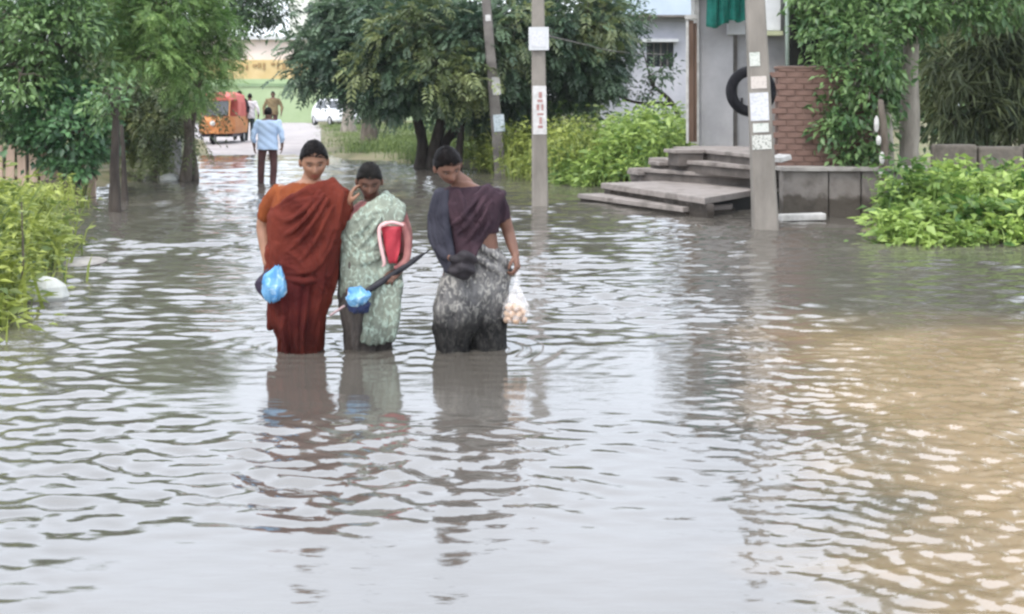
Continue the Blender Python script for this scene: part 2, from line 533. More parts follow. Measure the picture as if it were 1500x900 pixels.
def water_sheet():
    """real waves: a finely divided sheet carrying many small wave trains of different lengths and headings"""
    ys = [-13.0, -6, -2, 0.5]
    y = 1.6
    while y < 46:
        ys.append(y); y *= 1.0042
    ys += [48, 52, 60, 70]
    us = list(np.arange(-.56, .5601, .0030))
    us = [-9, -5, -3, -2, -1.4, -1.0, -.8, -.68, -.61] + us + [.61, .68, .8, 1.0, 1.4, 2, 3, 5, 9]
    ys, us = np.array(ys), np.array(us)
    Yg = np.repeat(ys[:, None], len(us), 1)
    Xg = us[None, :] * np.maximum(Yg + 1.5, 2.6)

    def sst(a_, b_, v):
        t_ = np.clip((v - a_) / (b_ - a_), 0, 1); return t_ * t_ * (3 - 2 * t_)
    wr = np.random.default_rng(3)

    def blot(n_, lo, hi):
        f_ = np.zeros_like(Xg)
        for _ in range(n_):
            L_ = wr.uniform(lo, hi); th = wr.uniform(0, math.pi); f_ += np.sin((Xg * math.cos(th) * .7 + Yg * math.sin(th)) * 2 * math.pi / L_ + wr.uniform(0, 6.28))
        return f_ / math.sqrt(n_ / 2)
    patch = sst(-.3, 1.5, blot(9, 1.6, 5.0)) * (.22 + .78 * sst(4.4, 7.8, Yg))
    left = sst(-1.35, -1.9, Xg + .30 * (Yg - 5)) * (.55 + .45 * sst(3.8, 5.0, Yg))
    far = sst(12.5, 19, Yg)
    mid = sst(7.0, 9.5, Yg) * sst(18, 13, Yg)
    wade = np.exp(-((Xg + .80) / 1.1) ** 2) * sst(6.2, 5.5, Yg) * sst(4.0, 4.9, Yg)
    right = sst(.1, 1.2, Xg - .10 * Yg) * sst(11, 8, Yg)
    H = np.zeros_like(Xg)

    def trains(n_, l0, l1, slope, spread, env):
        f_ = np.zeros_like(Xg)
        for _ in range(n_):
            L_ = l0 * (l1 / l0) ** wr.uniform(0, 1); th = wr.normal(0, spread); k_ = 2 * math.pi / L_
            ph = k_ * (Xg * math.sin(th) + Yg * math.cos(th)) + wr.uniform(0, 6.28)
            amp = slope / k_ / math.sqrt(n_ / 2)
            # each train comes and goes in groups
            g_ = .5 + .5 * np.sin((Xg * wr.uniform(-1, 1) + Yg * wr.uniform(-1, 1)) * 2 * math.pi / (L_ * wr.uniform(4, 9)) + wr.uniform(0, 6.28))
            f_ += amp * g_ * 1.5 * (np.sin(ph) + .25 * np.sin(2 * ph + .6))
        return f_ * env
    H += trains(14, .9, 2.4, WAVE[0], .5, .15 + .85 * np.maximum(far, patch))
    H += trains(44, .12, .46, WAVE[1], .36, .06 + .22 * patch + .42 * left + 1.4 * far + .16 * right + .30 * wade + MID * mid * (1 - right) * (.55 + .45 * patch))
    H += trains(36, .10, .26, WAVE[2], .62, np.minimum(2.2, .08 + .45 * patch + .8 * left + .8 * far + .75 * right + 1.9 * wade) * sst(24, 14, Yg))
    H += trains(34, .045, .12, WAVE[3], .85, np.minimum(1.9, .03 + 1.7 * right + .25 * left) * sst(9, 6, Yg))
    for cx_, cy_ in ((-1.30, 7.56), (-.88, 7.66), (-.36, 7.6), (-.14, 7.6)):     # rings pushed out by the wading legs
        r_ = np.sqrt((Xg - cx_) ** 2 + (Yg - cy_) ** 2)
        H += .0042 * np.sin(2 * math.pi * r_ / .155 + cx_ * 9 + 1.6 * np.sin(Xg * 7 + Yg * 5)) * np.exp(-np.maximum(0, r_ - .15) / .30)
    H *= (np.abs(us) < .6)[None, :] * sst(46, 40, Yg) * sst(.4, 1.6, Yg)
    v = np.stack([Xg, Yg, H], 2).reshape(-1, 3)
    nu_, ny_ = len(us), len(ys)
    q = (np.arange(ny_ - 1)[:, None] * nu_ + np.arange(nu_ - 1)[None, :]).reshape(-1, 1)
    f = (q + np.array([[0, 1, nu_ + 1, nu_]])).astype(np.int32)
    me = bpy.data.meshes.new("flood_water")
    me.vertices.add(len(v)); me.vertices.foreach_set("co", v.astype(np.float32).ravel())
    me.loops.add(f.size); me.loops.foreach_set("vertex_index", f.ravel())
    me.polygons.add(len(f)); me.polygons.foreach_set("loop_start", np.arange(0, f.size, 4, dtype=np.int32))
    me.polygons.foreach_set("use_smooth", [True] * len(f))
    me.update(calc_edges=True)
    return me


MID = 2.3
WAVE = (.035, .095, .11, .12)     # mean slopes of swell, waves, ripples, chop
tag(link_mesh("flood_water", water_sheet(), water_mat()), kind='structure')

# ------------------------------------------------------------------ far buildings at the end of the road
def wall_px(mb, x0, x1, y0, y1, Y, depth, mi=0, zb=None):
    """an upright slab whose front is seen at the given rectangle"""
    a, b = P(x0, y1, Y), P(x1, y0, Y)
    z0 = a.z if zb is None else zb
    return mb.box(((a.x + b.x) / 2, Y + depth / 2, (z0 + b.z) / 2), (b.x - a.x, depth, b.z - z0), mi=mi)


t = empty('boundary_wall', (P(420, 160, 92).x, 92, .2), 'long pale green boundary wall with a dark ledge across the end of the road', 'wall')
wall_px(MB(), 150, 700, 127, 185, 92, .4, zb=-.1).build('wall_face', M['green_wall'], t)
wall_px(MB(), 148, 702, 122.5, 127, 91.9, .6).build('ledge', M['green_dark'], t)
wall_px(MB(), 150, 700, 116, 122.5, 92.3, .4).build('top_course', M['green_wall'], t)

t = empty('yellow_building', (P(400, 160, 104).x, 104, .2), 'yellow banded building with pale pink upper storey behind the green wall', 'building')
wall_px(MB(), 250, 640, 88, 140, 104, 6, zb=0).build('lower_wall', M['yellow_wall'], t)
wall_px(MB(), 255, 460, 58, 88, 104.4, 6).build('upper_wall', M['pink_wall'], t)
wall_px(MB(), 250, 466, 53, 58, 103.9, 7).build('cornice', M['white_paint'], t)
fr_ = random.Random(5)
for i in range(17):
    x = 350 + i * 9.2 + fr_.uniform(-2, 2); y = 91 + fr_.uniform(0, 5)
    wall_px(MB(), x, x + fr_.uniform(2.5, 6), y, y + fr_.uniform(3, 11), 103.9, .15).build('mark_or_grille', M['marks_brown'], t)  # irregular brown marks along the top of the yellow band
t = empty('tall_building', (P(440, 160, 115).x, 115, .2), 'tall cream building seen in the gap between the trees', 'building')
wall_px(MB(), 424, 520, -40, 150, 115, 8, zb=0).build('wall', M['cream_wall'], t)
wall_px(MB(), 420, 524, -46, -40, 114.6, 9).build('parapet', M['white_paint'], t)
for yy in (4,):
    wall_px(MB(), 452, 474, yy, yy + 30, 114.9, .3).build('window', M['glass_dark'], t)

# small olive building behind the left trees
t = empty('olive_hut', (P(205, 200, 33).x, 33, .2), 'small olive walled hut half hidden behind the left trees', 'hut')
wall_px(MB(), 165, 236, 96, 225, 33, 3, zb=0).build('wall', M['olive_wall'], t)
wall_px(MB(), 158, 246, 86, 96, 32.7, 3.6).build('roof', M['cream_wall'], t)
wall_px(MB(), 200, 222, 118, 160, 32.95, .2).build('window', M['glass_dark'], t)
t = empty('low_wall', (P(220, 250, 29.5).x, 29.5, 0), 'low grey wall along the left edge of the flood', 'wall')
wall_px(MB(), 100, 262, 206, 262, 29.5, .25, zb=-.4).build('wall_face', M['plaster_grey'], t)
wall_px(MB(), 99, 263, 203, 206, 29.45, .35).build('coping', M['concrete'], t)

# plank fence and log at the far left
t = empty('plank_fence', (P(20, 275, 20.5).x, 20.5, .1), 'faded pinkish plank fence standing at the left edge', 'fence')
for i, x in enumerate(range(-26, 140, 17)):
    a = P(x, 280, 20.5 + .02 * (i % 2))
    top = P(x, 208 + (i * 11 % 6), 20.5).z
    MB().box((a.x + .08, a.y, (top - .1) / 2), (.135, .03, top + .1), ry=.02 * ((i % 3) - 1)).build('plank', M['wood_pale'], t)
for py in (224, 262):
    q = P(50, py, 20.58)
    MB().box((q.x, 20.6, q.z), (2.1, .05, .07)).build('rail', M['wood'], t)
mb = MB(); mb.tube([P(50, 276, 19.4), P(78, 272, 19.5), P(112, 279, 19.7)], [.09, .10, .07], 12, sub=4)
mb.tube([P(80, 272, 19.5), P(92, 260, 19.6)], [.045, .025], 8)
tag(mb.build('fallen_log', M['bark_dark'], smooth_=True, loc=P(80, 280, 19.5)), 'dark fallen log lying in the shallows under the bush', 'log')

# ------------------------------------------------------------------ pale house behind (right of the centre tree)
HYY = 37
t = empty('pale_house', (P(960, 200, HYY).x, HYY, .2), 'pale lavender house with light blue roof edge behind the tree', 'house')
q0, q1 = P(880, 0, HYY), P(1110, 0, HYY)
# wall with a real window opening: four blocks around it
wall_px(MB(), 880, 947, 25, 230, HYY, .3, zb=0).build('wall', M['plaster_lav'], t)
wall_px(MB(), 987, 1110, 25, 230, HYY, .3, zb=0).build('wall', M['plaster_lav'], t)
wall_px(MB(), 947, 987, 25, 62, HYY, .3).build('wall', M['plaster_lav'], t)
wall_px(MB(), 947, 987, 98, 230, HYY, .3, zb=0).build('wall', M['plaster_lav'], t)
wi = wall_px(MB(), 946, 988, 61, 99, HYY + .2, .04).build('window', M['glass_dark'], t)
wall_px(MB(), 940, 994, 57, 61.5, HYY - .25, .3).build('window_shade', M['white_paint'], t)
for x in (957, 967, 977):
    wall_px(MB(), x, x + 1.6, 62, 98, HYY + .1, .03).build('window_bar', M['concrete_dark'], t)
mb = MB()
a, b = P(870, 22, HYY - .5), P(1120, -22, HYY - .5)
mb.box(((a.x + b.x) / 2, HYY + 2, (a.z + b.z) / 2), (b.x - a.x, 5, b.z - a.z))
mb.build('roof_slab', M['roof_pale'], t)
wall_px(MB(), 868, 1122, 22, 25, HYY - .56, .5).build('drip_edge', M['concrete_dark'], t)

# ------------------------------------------------------------------ entrance steps
t = empty('entrance_steps', (2.5, 18, 0), 'wide concrete entrance steps rising out of the flood to the doorway', 'steps')


def slab(poly, z0, z1, mat, name='step', bevel=.012):
    return MB().prism(poly, z0, z1).build(name, mat, t, bevel=bevel)


def at_z(px, py, z):
    Y = GY(py, z)
    return ((px - 750) * Y / F, Y)


Z1, Z2, Z3, Z4, Z5 = .115, .28, .46, .63, .80
A1, B1 = at_z(1000, 304, Z1), at_z(846, 284, Z1)
A2, B2 = at_z(1032, 290, Z2), at_z(880, 268, Z2)
E2 = at_z(1104, 274.5, Z2)
A3, B3 = at_z(1100, 257, Z3), at_z(920, 246, Z3)
A4, B4 = at_z(1100, 243, Z4), at_z(950, 231, Z4)
A5, B5 = at_z(1102, 226, Z5), at_z(986, 215, Z5)
off = lambda p, dx, dy: (p[0] + dx, p[1] + dy)


def tread(A, B, E, z, th, ins, deep=2.0):
    """tread slab overhanging a darker riser block"""
    poly = [A, E, off(E, .6, deep), off(B, .9, .45), B]
    slab(poly, z - th, z, M['step'], 'tread')
    d = Vector((B[0] - A[0], B[1] - A[1])).normalized(); nrm = Vector((-d.y, d.x)) * -1
    if nrm.x < 0: nrm = -nrm
    k = (nrm.x * ins, nrm.y * ins)
    return [off(A, *k), off(E, *k), off(E, .6, deep), off(B, .9, .45), off(B, *k)]


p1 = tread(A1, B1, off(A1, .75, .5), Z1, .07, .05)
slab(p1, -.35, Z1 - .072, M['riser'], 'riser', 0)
p2 = tread(A2, B2, off(E2, .55, .5), Z2, .09, .05, 1.2)
# the big landing is hollow on the near side: riser only on the road side, plus a recessed back painted dark for its shade
d = Vector((B2[0] - A2[0], B2[1] - A2[1])).normalized(); nr = Vector((d.y, -d.x)); nr = nr if nr.x > 0 else -nr
a, b = Vector(A2) + nr * .06 + d * .03, Vector(B2) + nr * .06
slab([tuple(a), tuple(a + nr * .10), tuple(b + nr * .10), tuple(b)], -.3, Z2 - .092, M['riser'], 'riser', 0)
slab([(A2[0] + .02, A2[1] + .62), (E2[0] + .9, E2[1] + .3), (E2[0] + .9, E2[1] + .5), (A2[0] + .02, A2[1] + .8)], -.3, Z2 - .094, M['void_shade'], 'recess_shade', 0)
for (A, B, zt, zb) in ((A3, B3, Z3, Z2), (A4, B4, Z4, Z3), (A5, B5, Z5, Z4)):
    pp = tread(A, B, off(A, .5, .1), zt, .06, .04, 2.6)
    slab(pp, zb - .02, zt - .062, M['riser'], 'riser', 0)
# staggered blocks at the far ends of the upper treads
for (px, py, z, wd) in ((944, 251, Z3 - .05, .42), (975, 237, Z4 - .05, .40), (1003, 219, Z5 + .004, .5)):
    x, y = at_z(px, py, z)
    MB().box((x, y + .1, z - .03), (wd, .5, .06), rz=.25).build('end_slab', M['step'], t, bevel=.012)
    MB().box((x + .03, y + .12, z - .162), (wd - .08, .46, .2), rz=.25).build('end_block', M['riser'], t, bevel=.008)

# ------------------------------------------------------------------ doorway of the house at the top of the steps
DY = 22.3
t = empty('entrance_house', (P(1090, 212, DY).x, DY, .8), 'grey plastered house front with a doorway at the top of the steps', 'house')
wall_px(MB(), 1024, 1074, -40, 214, DY, .35, zb=.3).build('wall', M['plaster'], t)
wall_px(MB(), 1074, 1080, -40, 214, DY + .12, .25, zb=.3).build('door_gap', M['concrete_dark'], t)  # dark strip standing in for the narrow shaded gap beside the door
wall_px(MB(), 1080, 1132, 44, 214, DY + .18, .06, zb=.3).build('door', M['plaster'], t)
wall_px(MB(), 1080, 1132, -40, 44, DY + .04, .3).build('wall', M['plaster_grey'], t)
wall_px(MB(), 1132, 1235, -40, 214, DY + .02, .35, zb=.3).build('wall', M['plaster_grey'], t)
wall_px(MB(), 1066, 1092, 30, 51, DY - .12, .12).build('meter_box', M['white_paint'], t, bevel=.01)
wall_px(MB(), 1017, 1024, -40, 214, DY - .06, .42, zb=.3).build('corner_post', M['white_dirty'], t)
mb = MB()
a, b = P(1000, -40, DY - 1.2), P(1240, -54, DY - 1.2)
mb.box(((a.x + b.x) / 2, DY + 1, (a.z + b.z) / 2), (b.x - a.x, 4.6, abs(b.z - a.z))); mb.build('roof_slab', M['concrete'], t)
q = P(1096, 130, DY + .17)
MB().box((q.x - .12, DY + .15, q.z - .25), (.03, .05, .16)).build('handle', M['rubber'], t)

t = empty('open_gate', (P(1014, 210, 21.6).x, 21.6, .8), 'narrow brown wooden gate leaf standing open beside the white post', 'gate')
wall_px(MB(), 1009, 1016, 30, 208, 21.6, .06).build('board', M['wood'], t)
wall_px(MB(), 1016.4, 1021, 34, 208, 21.64, .06).build('board', M['wood'], t)
wall_px(MB(), 1006, 1008.8, 26, 210, 21.58, .1).build('edge_strip', M['white_dirty'], t)
wall_px(MB(), 1005, 1023, 22, 28, 21.55, .14).build('cap', M['white_dirty'], t)

# green cloth hanging from the eave
mb = MB(); rows = []
for i in range(13):
    z = i / 12
    row = []
    for j in range(25):
        s = j / 24
        px_ = 1036 + 54 * s
        py_ = -38 + (76 + 4 * math.sin(s * 9)) * z - (10 * s * z if s > .6 else 0)
        p = P(px_, py_, 21.75)
        p.y += .05 * math.sin(s * 22 + z * 1.5) * (.4 + z) + .03 * math.sin(s * 41 + 1)
        row.append(p)
    rows.append(row)
mb.rings(rows, cap=False, close=False)
o = mb.build('awning_cloth', M['cloth_green'], smooth_=True, loc=P(1062, 36, 21.75))
sd_ = o.modifiers.new('s', 'SOLIDIFY'); sd_.thickness = .012
tag(o, 'dark green cloth hanging from the eave above the doorway', 'cloth')
# cable from the pole to the pale house
mb = MB(); mb.tube([P(800, 52, 18.6), P(850, 64, 22), P(905, 76, 28), P(975, 80, 37)], .012, 6, sub=6)
tag(mb.build('cable', M['concrete_dark'], loc=P(800, 52, 18.6)), 'thin cable sagging from the signed pole to the pale house', 'cable')

# ------------------------------------------------------------------ brick wall on its plinth
t = empty('brick_wall', (P(1190, 320, 16.9).x, 16.9, 0), 'red brick wall on a grey plinth right of the steps', 'wall')
BY = 16.9
zt = P(0, 247, BY).z
ztop = P(0, 100, BY).z
x0, x1 = P(1140, 0, BY).x, P(1300, 0, BY).x
MB().box(((x0 + x1) / 2, BY + .12, (zt + ztop) / 2), (x1 - x0, .2, ztop - zt)).build('mortar', M['mortar'], t)
bh, bl = .083, .235
brick_me = MB().box((0, 0, 0), (bl - .012, .11, bh - .012)).mesh('brick')
bmv = []
for k in range(3):
    mbk = MB().box((0, 0, 0), (bl - .012 - .004 * k, .11, bh - .012 + .002 * (k - 1)))
    mek = mbk.mesh('brick'); bm = bmesh.new(); bm.from_mesh(mek)
    bmesh.ops.recalc_face_normals(bm, faces=bm.faces)
    bmesh.ops.bevel(bm, geom=bm.edges[:], offset=.005, segments=1, affect='EDGES'); bm.to_mesh(mek); bm.free()
    mek.materials.append(M['brick']); bmv.append(mek)
row = 0
z = zt + bh / 2
while z < ztop:
    x = x0 + (bl / 2 if row % 2 == 0 else 0) 
    while x < x1:
        o = bpy.data.objects.new('brick', random.choice(bmv)); C.objects.link(o)
        o.parent = t
        o.location = Vector((x, BY + .06 + random.uniform(-.007, .007), z)) - Vector(t.location)
        o.rotation_euler = (random.uniform(-.02, .02), 0, random.uniform(-.02, .02))
        x += bl
    z += bh; row += 1
wall_px(MB(), 1138, 1305, 97, 101, BY + .0, .22).build('sill', M['mortar'], t, bevel=.012)
# plinth of upright panels
pz = P(0, 251, 16.5).z
xs = [1146, 1214, 1262, 1312, 1362]
for i in range(4):
    a, b = P(xs[i], 0, 16.5).x, P(xs[i + 1], 0, 16.5).x
    MB().box(((a + b) / 2, 16.62 + .015 * (i % 2), pz / 2 - .2), (b - a - .015, .26, pz + .4)).build('panel', M['plinth'], t, bevel=.02)
a, b = P(1146, 0, 16.4).x, P(1362, 0, 16.4).x
MB().box(((a + b) / 2, 16.65, pz + .028), (b - a, .42, .055)).build('coping', M['concrete'], t, bevel=.008)

# upper window above the bricks
t = empty('window_bay', (P(1180, 92, 17.6).x, 17.6, 1.9), 'white shuttered window bay with pale green pipe above the brick wall', 'window')
wall_px(MB(), 1116, 1143.5, -60, 45, 17.6, .08).build('shutter', M['white_paint'], t, bevel=.008)
wall_px(MB(), 1114, 1147, 45.5, 52, 17.5, .2).build('sill', M['olive_wall'], t)
wall_px(MB(), 1118, 1152, 52.5, 250, 17.7, .2).build('wall', M['plaster_grey'], t)
wall_px(MB(), 1158, 1240, -60, 96, 17.75, .1).build('pane', M['void_shade'], t)  # dark sheet painted in as the shade of the open window
mb = MB(); mb.tube([P(1152.5, -80, 17.4), P(1153.5, 96, 17.4)], .028, 12, roundcap=False); mb.build('pipe', M['pipe_green'], t, smooth_=True)
wall_px(MB(), 1143.5, 1158, -60, 52, 17.8, .2).build('jamb', M['plaster_grey'], t)

# tyre hung behind the pole
tc_ = P(1100, 134, 15.6); tr = 37 * 15.6 / F
mb = MB()
rs = []
for i in range(40):
    a = 2 * math.pi * i / 40
    c = tc_ + Vector((math.cos(a), .12 * math.cos(a), math.sin(a))) * (tr - .065)
    rad = Vector((math.cos(a), 0, math.sin(a)))
    rs.append([c + rad * (.068 * math.copysign(abs(math.cos(q)) ** .7, math.cos(q))) + Vector((0, 1, 0)) * (.075 * math.copysign(abs(math.sin(q)) ** .7, math.sin(q))) for q in [2 * math.pi * k / 14 for k in range(14)]])
rs.append(rs[0]); mb.rings(rs, cap=False)
mb.tube([tc_ + Vector((.02, 0, tr - .06)), tc_ + Vector((.05, -.03, tr + .12)), P(1110, 78, 15.3)], .012, 6)
tag(mb.build('tyre', M['rubber'], smooth_=True, loc=tc_), 'black rubber tyre hung behind the postered pole', 'tyre')

# curb stones at the foot of the wall
a = P(1175, 318, 16.0)
tag(MB().box(a, (.58, .2, .085), rz=.04, ry=-.03).build('kerb_stone', M['white_dirty'], bevel=.015, loc=a), 'long whitewashed kerb stone lying at the waterline under the plinth', 'stone')
a = P(1143, 232, 16.2)
tag(MB().box(a, (.17, .3, .07), rz=.3, ry=-.25).build('slab_end', M['white_dirty'], bevel=.012, loc=a), 'short white slab end jutting out beside the postered pole', 'slab')

# ------------------------------------------------------------------ poles
def square_pole(name, label, top, bot, w0, w1, mat, Y, depth=.8):
    """tapered rectangular concrete pole from row top to row bot; widths in pixels"""
    (xt, yt), (xb, yb) = top, bot
    t = empty(name, P(xb, yb, Y), label, 'utility pole')
    a, b = P(xt, yt, Y), P(xb, yb, Y)
    v = (b - a) / (b.z - a.z)
    up = a + v * (4.1 - a.z); dn = b + v * (-.5 - b.z)
    k = Y / F / 2
    mb = MB(); rs = []
    for c, wd in ((dn, w1), (up, w0 - (w1 - w0) * .7)):
        hw, hd = wd * k, wd * k * depth
        ch = .18
        pts = [(-1 + ch, -1), (1 - ch, -1), (1, -1 + ch), (1, 1 - ch), (1 - ch, 1), (-1 + ch, 1), (-1, 1 - ch), (-1, -1 + ch)]
        rs.append([c + Vector((x * hw, y * hd, 0)) for x, y in pts])
    mb.rings(rs).build('shaft', mat, t)

    def face(py):
        z = CH - (py - HY) * Y / F
        c = b + v * (z - b.z)
        s = (z - dn.z) / (up.z - dn.z)
        wd = w1 + (w0 - (w1 - w0) * .7 - w1) * s
        return c, wd * k, wd * k * depth
    return t, face


def on_pole(t, face, y0, y1, xa, xb, Y, mat, name='poster', out=.004, th=.004, bev=0):
    c0, hw, hd = face((y0 + y1) / 2)
    yf = c0.y - hd - out
    a, b = P(xa, y1, yf), P(xb, y0, yf)
    ld = face(y0)[0] - face(y1)[0]
    return MB().box(((a.x + b.x) / 2, yf - th / 2, (a.z + b.z) / 2), (b.x - a.x, th, b.z - a.z), ry=math.atan2(ld.x, ld.z)).build(name, mat, t, bevel=bev)


tp, fc = square_pole('utility_pole', 'thick leaning concrete pole covered in paper posters beside the steps', (1106, 0), (1121, 335), 28, 37, M['concrete_pole'], 15.0)
for (y0, y1, xa, xb, mt) in ((77, 97, 1098, 1113, 'poster_small'), (112, 130, 1100, 1123, 'poster_cream'), (136, 177, 1099, 1126, 'poster_plain'), (181, 194, 1103, 1126, 'poster_small'), (198, 219, 1102, 1130, 'poster_print')):
    on_pole(tp, fc, y0, y1, xa, xb, 15.0, M[mt], bev=.0)
tp, fc = square_pole('utility_pole', 'straight grey pole carrying a white square notice plate near the centre', (788, 0), (791, 300), 20, 25, M['concrete_pole'], 18.4)
sg = on_pole(tp, fc, 40, 74, 774.5, 804, 18.4, M['white_paint'], 'notice_plate', .03, .02, .006)
c0, hw, hd = fc(57)
a, b = P(779, 69, c0.y - hd - .054), P(799.5, 46, c0.y - hd - .054)
o = MB().box(((a.x + b.x) / 2, a.y, (a.z + b.z) / 2), (b.x - a.x, .004, b.z - a.z)).build('notice_print', M['poster_plain'], sg)
on_pole(tp, fc, 126, 197, 780.5, 800.5, 18.4, M['paper'], 'painted_band')
for i, (y, h, x, wd) in enumerate(((135, 9, 789, 5), (146, 4, 787, 8), (153, 9, 786, 4), (153, 9, 793, 3), (166, 3, 787, 9), (172, 10, 790, 4), (184, 4, 788, 7))):
    on_pole(tp, fc, y, y + h, x, x + wd, 18.4, M['red_ink'], 'painted_stroke', .009, .002)
tp, fc = square_pole('utility_pole', 'slim dark leaning pole with two pale bands in front of the centre tree', (712, 0), (733, 252), 15, 18, M['concrete_dark'], 27.0)
on_pole(tp, fc, 113, 139, 721, 733, 27.0, M['paper'], 'painted_band')
on_pole(tp, fc, 168, 193, 723, 739, 27.0, M['poster_blue'], 'poster')
on_pole(tp, fc, 22, 31, 711, 719, 27.0, M['paper'], 'tag')

def chunk(c, r, seed):
    mb = MB(); rs = []
    for i in range(7):
        a = math.pi * i / 6 - math.pi / 2
        a = max(-1.45, min(1.45, a))
        rs.append([Vector(c) + Vector((r[0] * math.cos(a) * math.cos(q) * (1 + .25 * mnoise.noise(Vector((q, i, seed)))), r[1] * math.cos(a) * math.sin(q) * (1 + .25 * mnoise.noise(Vector((q, i, seed + 3)))), r[2] * math.sin(a))) for q in [2 * math.pi * k / 11 for k in range(11)]])
    return mb.rings(rs)


# whitewashed broken post and low wall on the right
t = empty('broken_post', P(1290, 300, 16.3), 'thin crooked brown post with white flakes beside the right tree trunk', 'post')
mb = MB(); mb.tube([P(1296, 318, 16.3), P(1293, 262, 16.3), P(1296, 210, 16.3), P(1290, 150, 16.3)], [.06, .055, .05, .045], 9, sub=4)
for q in mb.v: q += Vector((mnoise.noise(q * 12), mnoise.noise(q * 12 + Vector((3, 0, 0))), 0)) * .02
mb.build('shaft', M['bark'], t, smooth_=True)
for (px_, py_, hh) in ((1284, 182, .20), (1287, 206, .12), (1292, 232, .16), (1291, 254, .12)):
    q = P(px_, py_, 16.22); mbq = chunk(q, (.035, .03, hh * .55), py_ * .1); mbq.build('white_flake', M['white_dirty'], t)
t = empty('garden_wall', (P(1440, 260, 19).x, 19, 0), 'weathered brown grey garden wall behind the right weeds', 'wall')
for i, (xa, xb) in enumerate(((1368, 1432), (1432, 1500), (1500, 1580))):
    a, b = P(xa, 0, 19).x, P(xb, 0, 19).x
    zt_ = P(0, 212 + (i % 2) * 3, 19).z
    MB().box(((a + b) / 2, 19.1, zt_ / 2 - .1), (b - a - .02, .25, zt_ + .2)).build('panel', M['weathered'], t, bevel=.04)
mb = MB(); mb.ellipsoid(P(1320, 287, 16.2), (.19, .14, .17)); mb.ellipsoid(P(1334, 300, 16.1), (.16, .13, .10))
o = mb.fuse('cement_sack', M['sack'], voxel=.02, smooth_it=4, disp=lambda c, n_: .018 * np.sin(c[:, 2] * 40 + c[:, 0] * 25), loc=P(1320, 300, 16.2))
tag(o, 'slumped blue grey sack at the foot of the right tree', 'sack')
o = MB().box(P(1318, 304, 15.9), (.5, .16, .07), rz=.1, ry=.1).build('plank', M['wood'], bevel=.01, loc=P(1318, 304, 15.9))
tag(o, 'short brown plank lying below the blue grey sack', 'plank')

# pale rubbish and a low pale heap at the left bank
tag(chunk((P(64, 438, 9.5).x, 9.5, .03), (.20, .15, .15), 2).build('foam_block', M['foam'], loc=P(64, 438, 9.5)), 'pale grey foam block washed up below the left weeds', 'foam block')
tag(chunk((P(122, 388, 11.7).x, 11.7, .01), (.2, .34, .035), 6).build('pale_heap', M['concrete'], loc=P(122, 388, 11.7)), 'low pale heap at the water edge beside the left weeds', 'heap')
tag(chunk((P(248, 262, 24.5).x, 24.5, .03), (.2, .2, .12), 9).build('plastic_scrap', M['foam'], loc=P(248, 262, 24.5)), 'pale plastic scrap caught by the far left trunks', 'scrap')


# ------------------------------------------------------------------ vegetation
def nrm(a):
    return a / np.maximum(np.linalg.norm(a, axis=1, keepdims=True), 1e-9)


def tri_mesh(name, verts, tris, tint, mat, parent=None):
    """verts (n,3), tris (m,3), tint (n) as a point attribute"""
    off = np.array(parent.location) if parent else np.zeros(3)
    me = bpy.data.meshes.new(name)
    me.vertices.add(len(verts)); me.vertices.foreach_set("co", (verts - off).astype(np.float32).ravel())
    me.loops.add(tris.size); me.loops.foreach_set("vertex_index", tris.astype(np.int32).ravel())
    me.polygons.add(len(tris)); me.polygons.foreach_set("loop_start", np.arange(0, tris.size, 3, dtype=np.int32))
    me.update(calc_edges=True)
    at = me.attributes.new("tint", 'FLOAT', 'POINT'); at.data.foreach_set("value", np.clip(tint, 0, 1).astype(np.float32))
    return link_mesh(name, me, mat, parent)


def leaves(pos, d, nor, L, W, tint):
    """folded two-triangle leaves; returns verts, tris, tint"""
    n = len(pos)
    d = nrm(d); side = nrm(np.cross(d, nor)); nor = np.cross(side, d)
    L = L[:, None]; W = W[:, None]
    v = np.empty((n, 4, 3))
    v[:, 0] = pos
    mid = pos + d * L * .42
    v[:, 1] = mid + side * W * .5 + nor * W * .16
    v[:, 2] = pos + d * L - nor * L * .14
    v[:, 3] = mid - side * W * .5 + nor * W * .16
    base = (np.arange(n) * 4)[:, None]
    t = np.concatenate([base + [0, 1, 2], base + [0, 2, 3]], 1).reshape(-1, 3)
    return v.reshape(-1, 3), t, np.repeat(tint, 4)


def fronds(pos, d, L, k, leafL, leafW, tint, droop=.35):
    """feather-shaped sprays of 2k leaflets"""
    n = len(pos)
    d = nrm(d)
    up = np.tile([0., 0., 1.], (n, 1)) + rng.normal(0, .25, (n, 3))
    side = nrm(np.cross(d, up)); nor = np.cross(side, d)
    ps, ds, ns, ls, ts = [], [], [], [], []
    for i in range(k):
        f = (i + 1) / (k + .4)
        p = pos + d * (L * f)[:, None]; p[:, 2] -= droop * L * f * f
        dd = d.copy(); dd[:, 2] -= 2 * droop * f
        for s in (-1, 1):
            ps.append(p); ds.append(dd * .55 + s * side * .8 + rng.normal(0, .12, (n, 3))); ns.append(nor + rng.normal(0, .2, (n, 3)))
            ls.append(L * leafL * (.6 + .8 * math.sin(math.pi * (.15 + .75 * f)))); ts.append(tint + rng.normal(0, .05, n))
    Ls = np.concatenate(ls)
    return leaves(np.concatenate(ps), np.concatenate(ds), np.concatenate(ns), Ls, Ls * leafW, np.concatenate(ts))


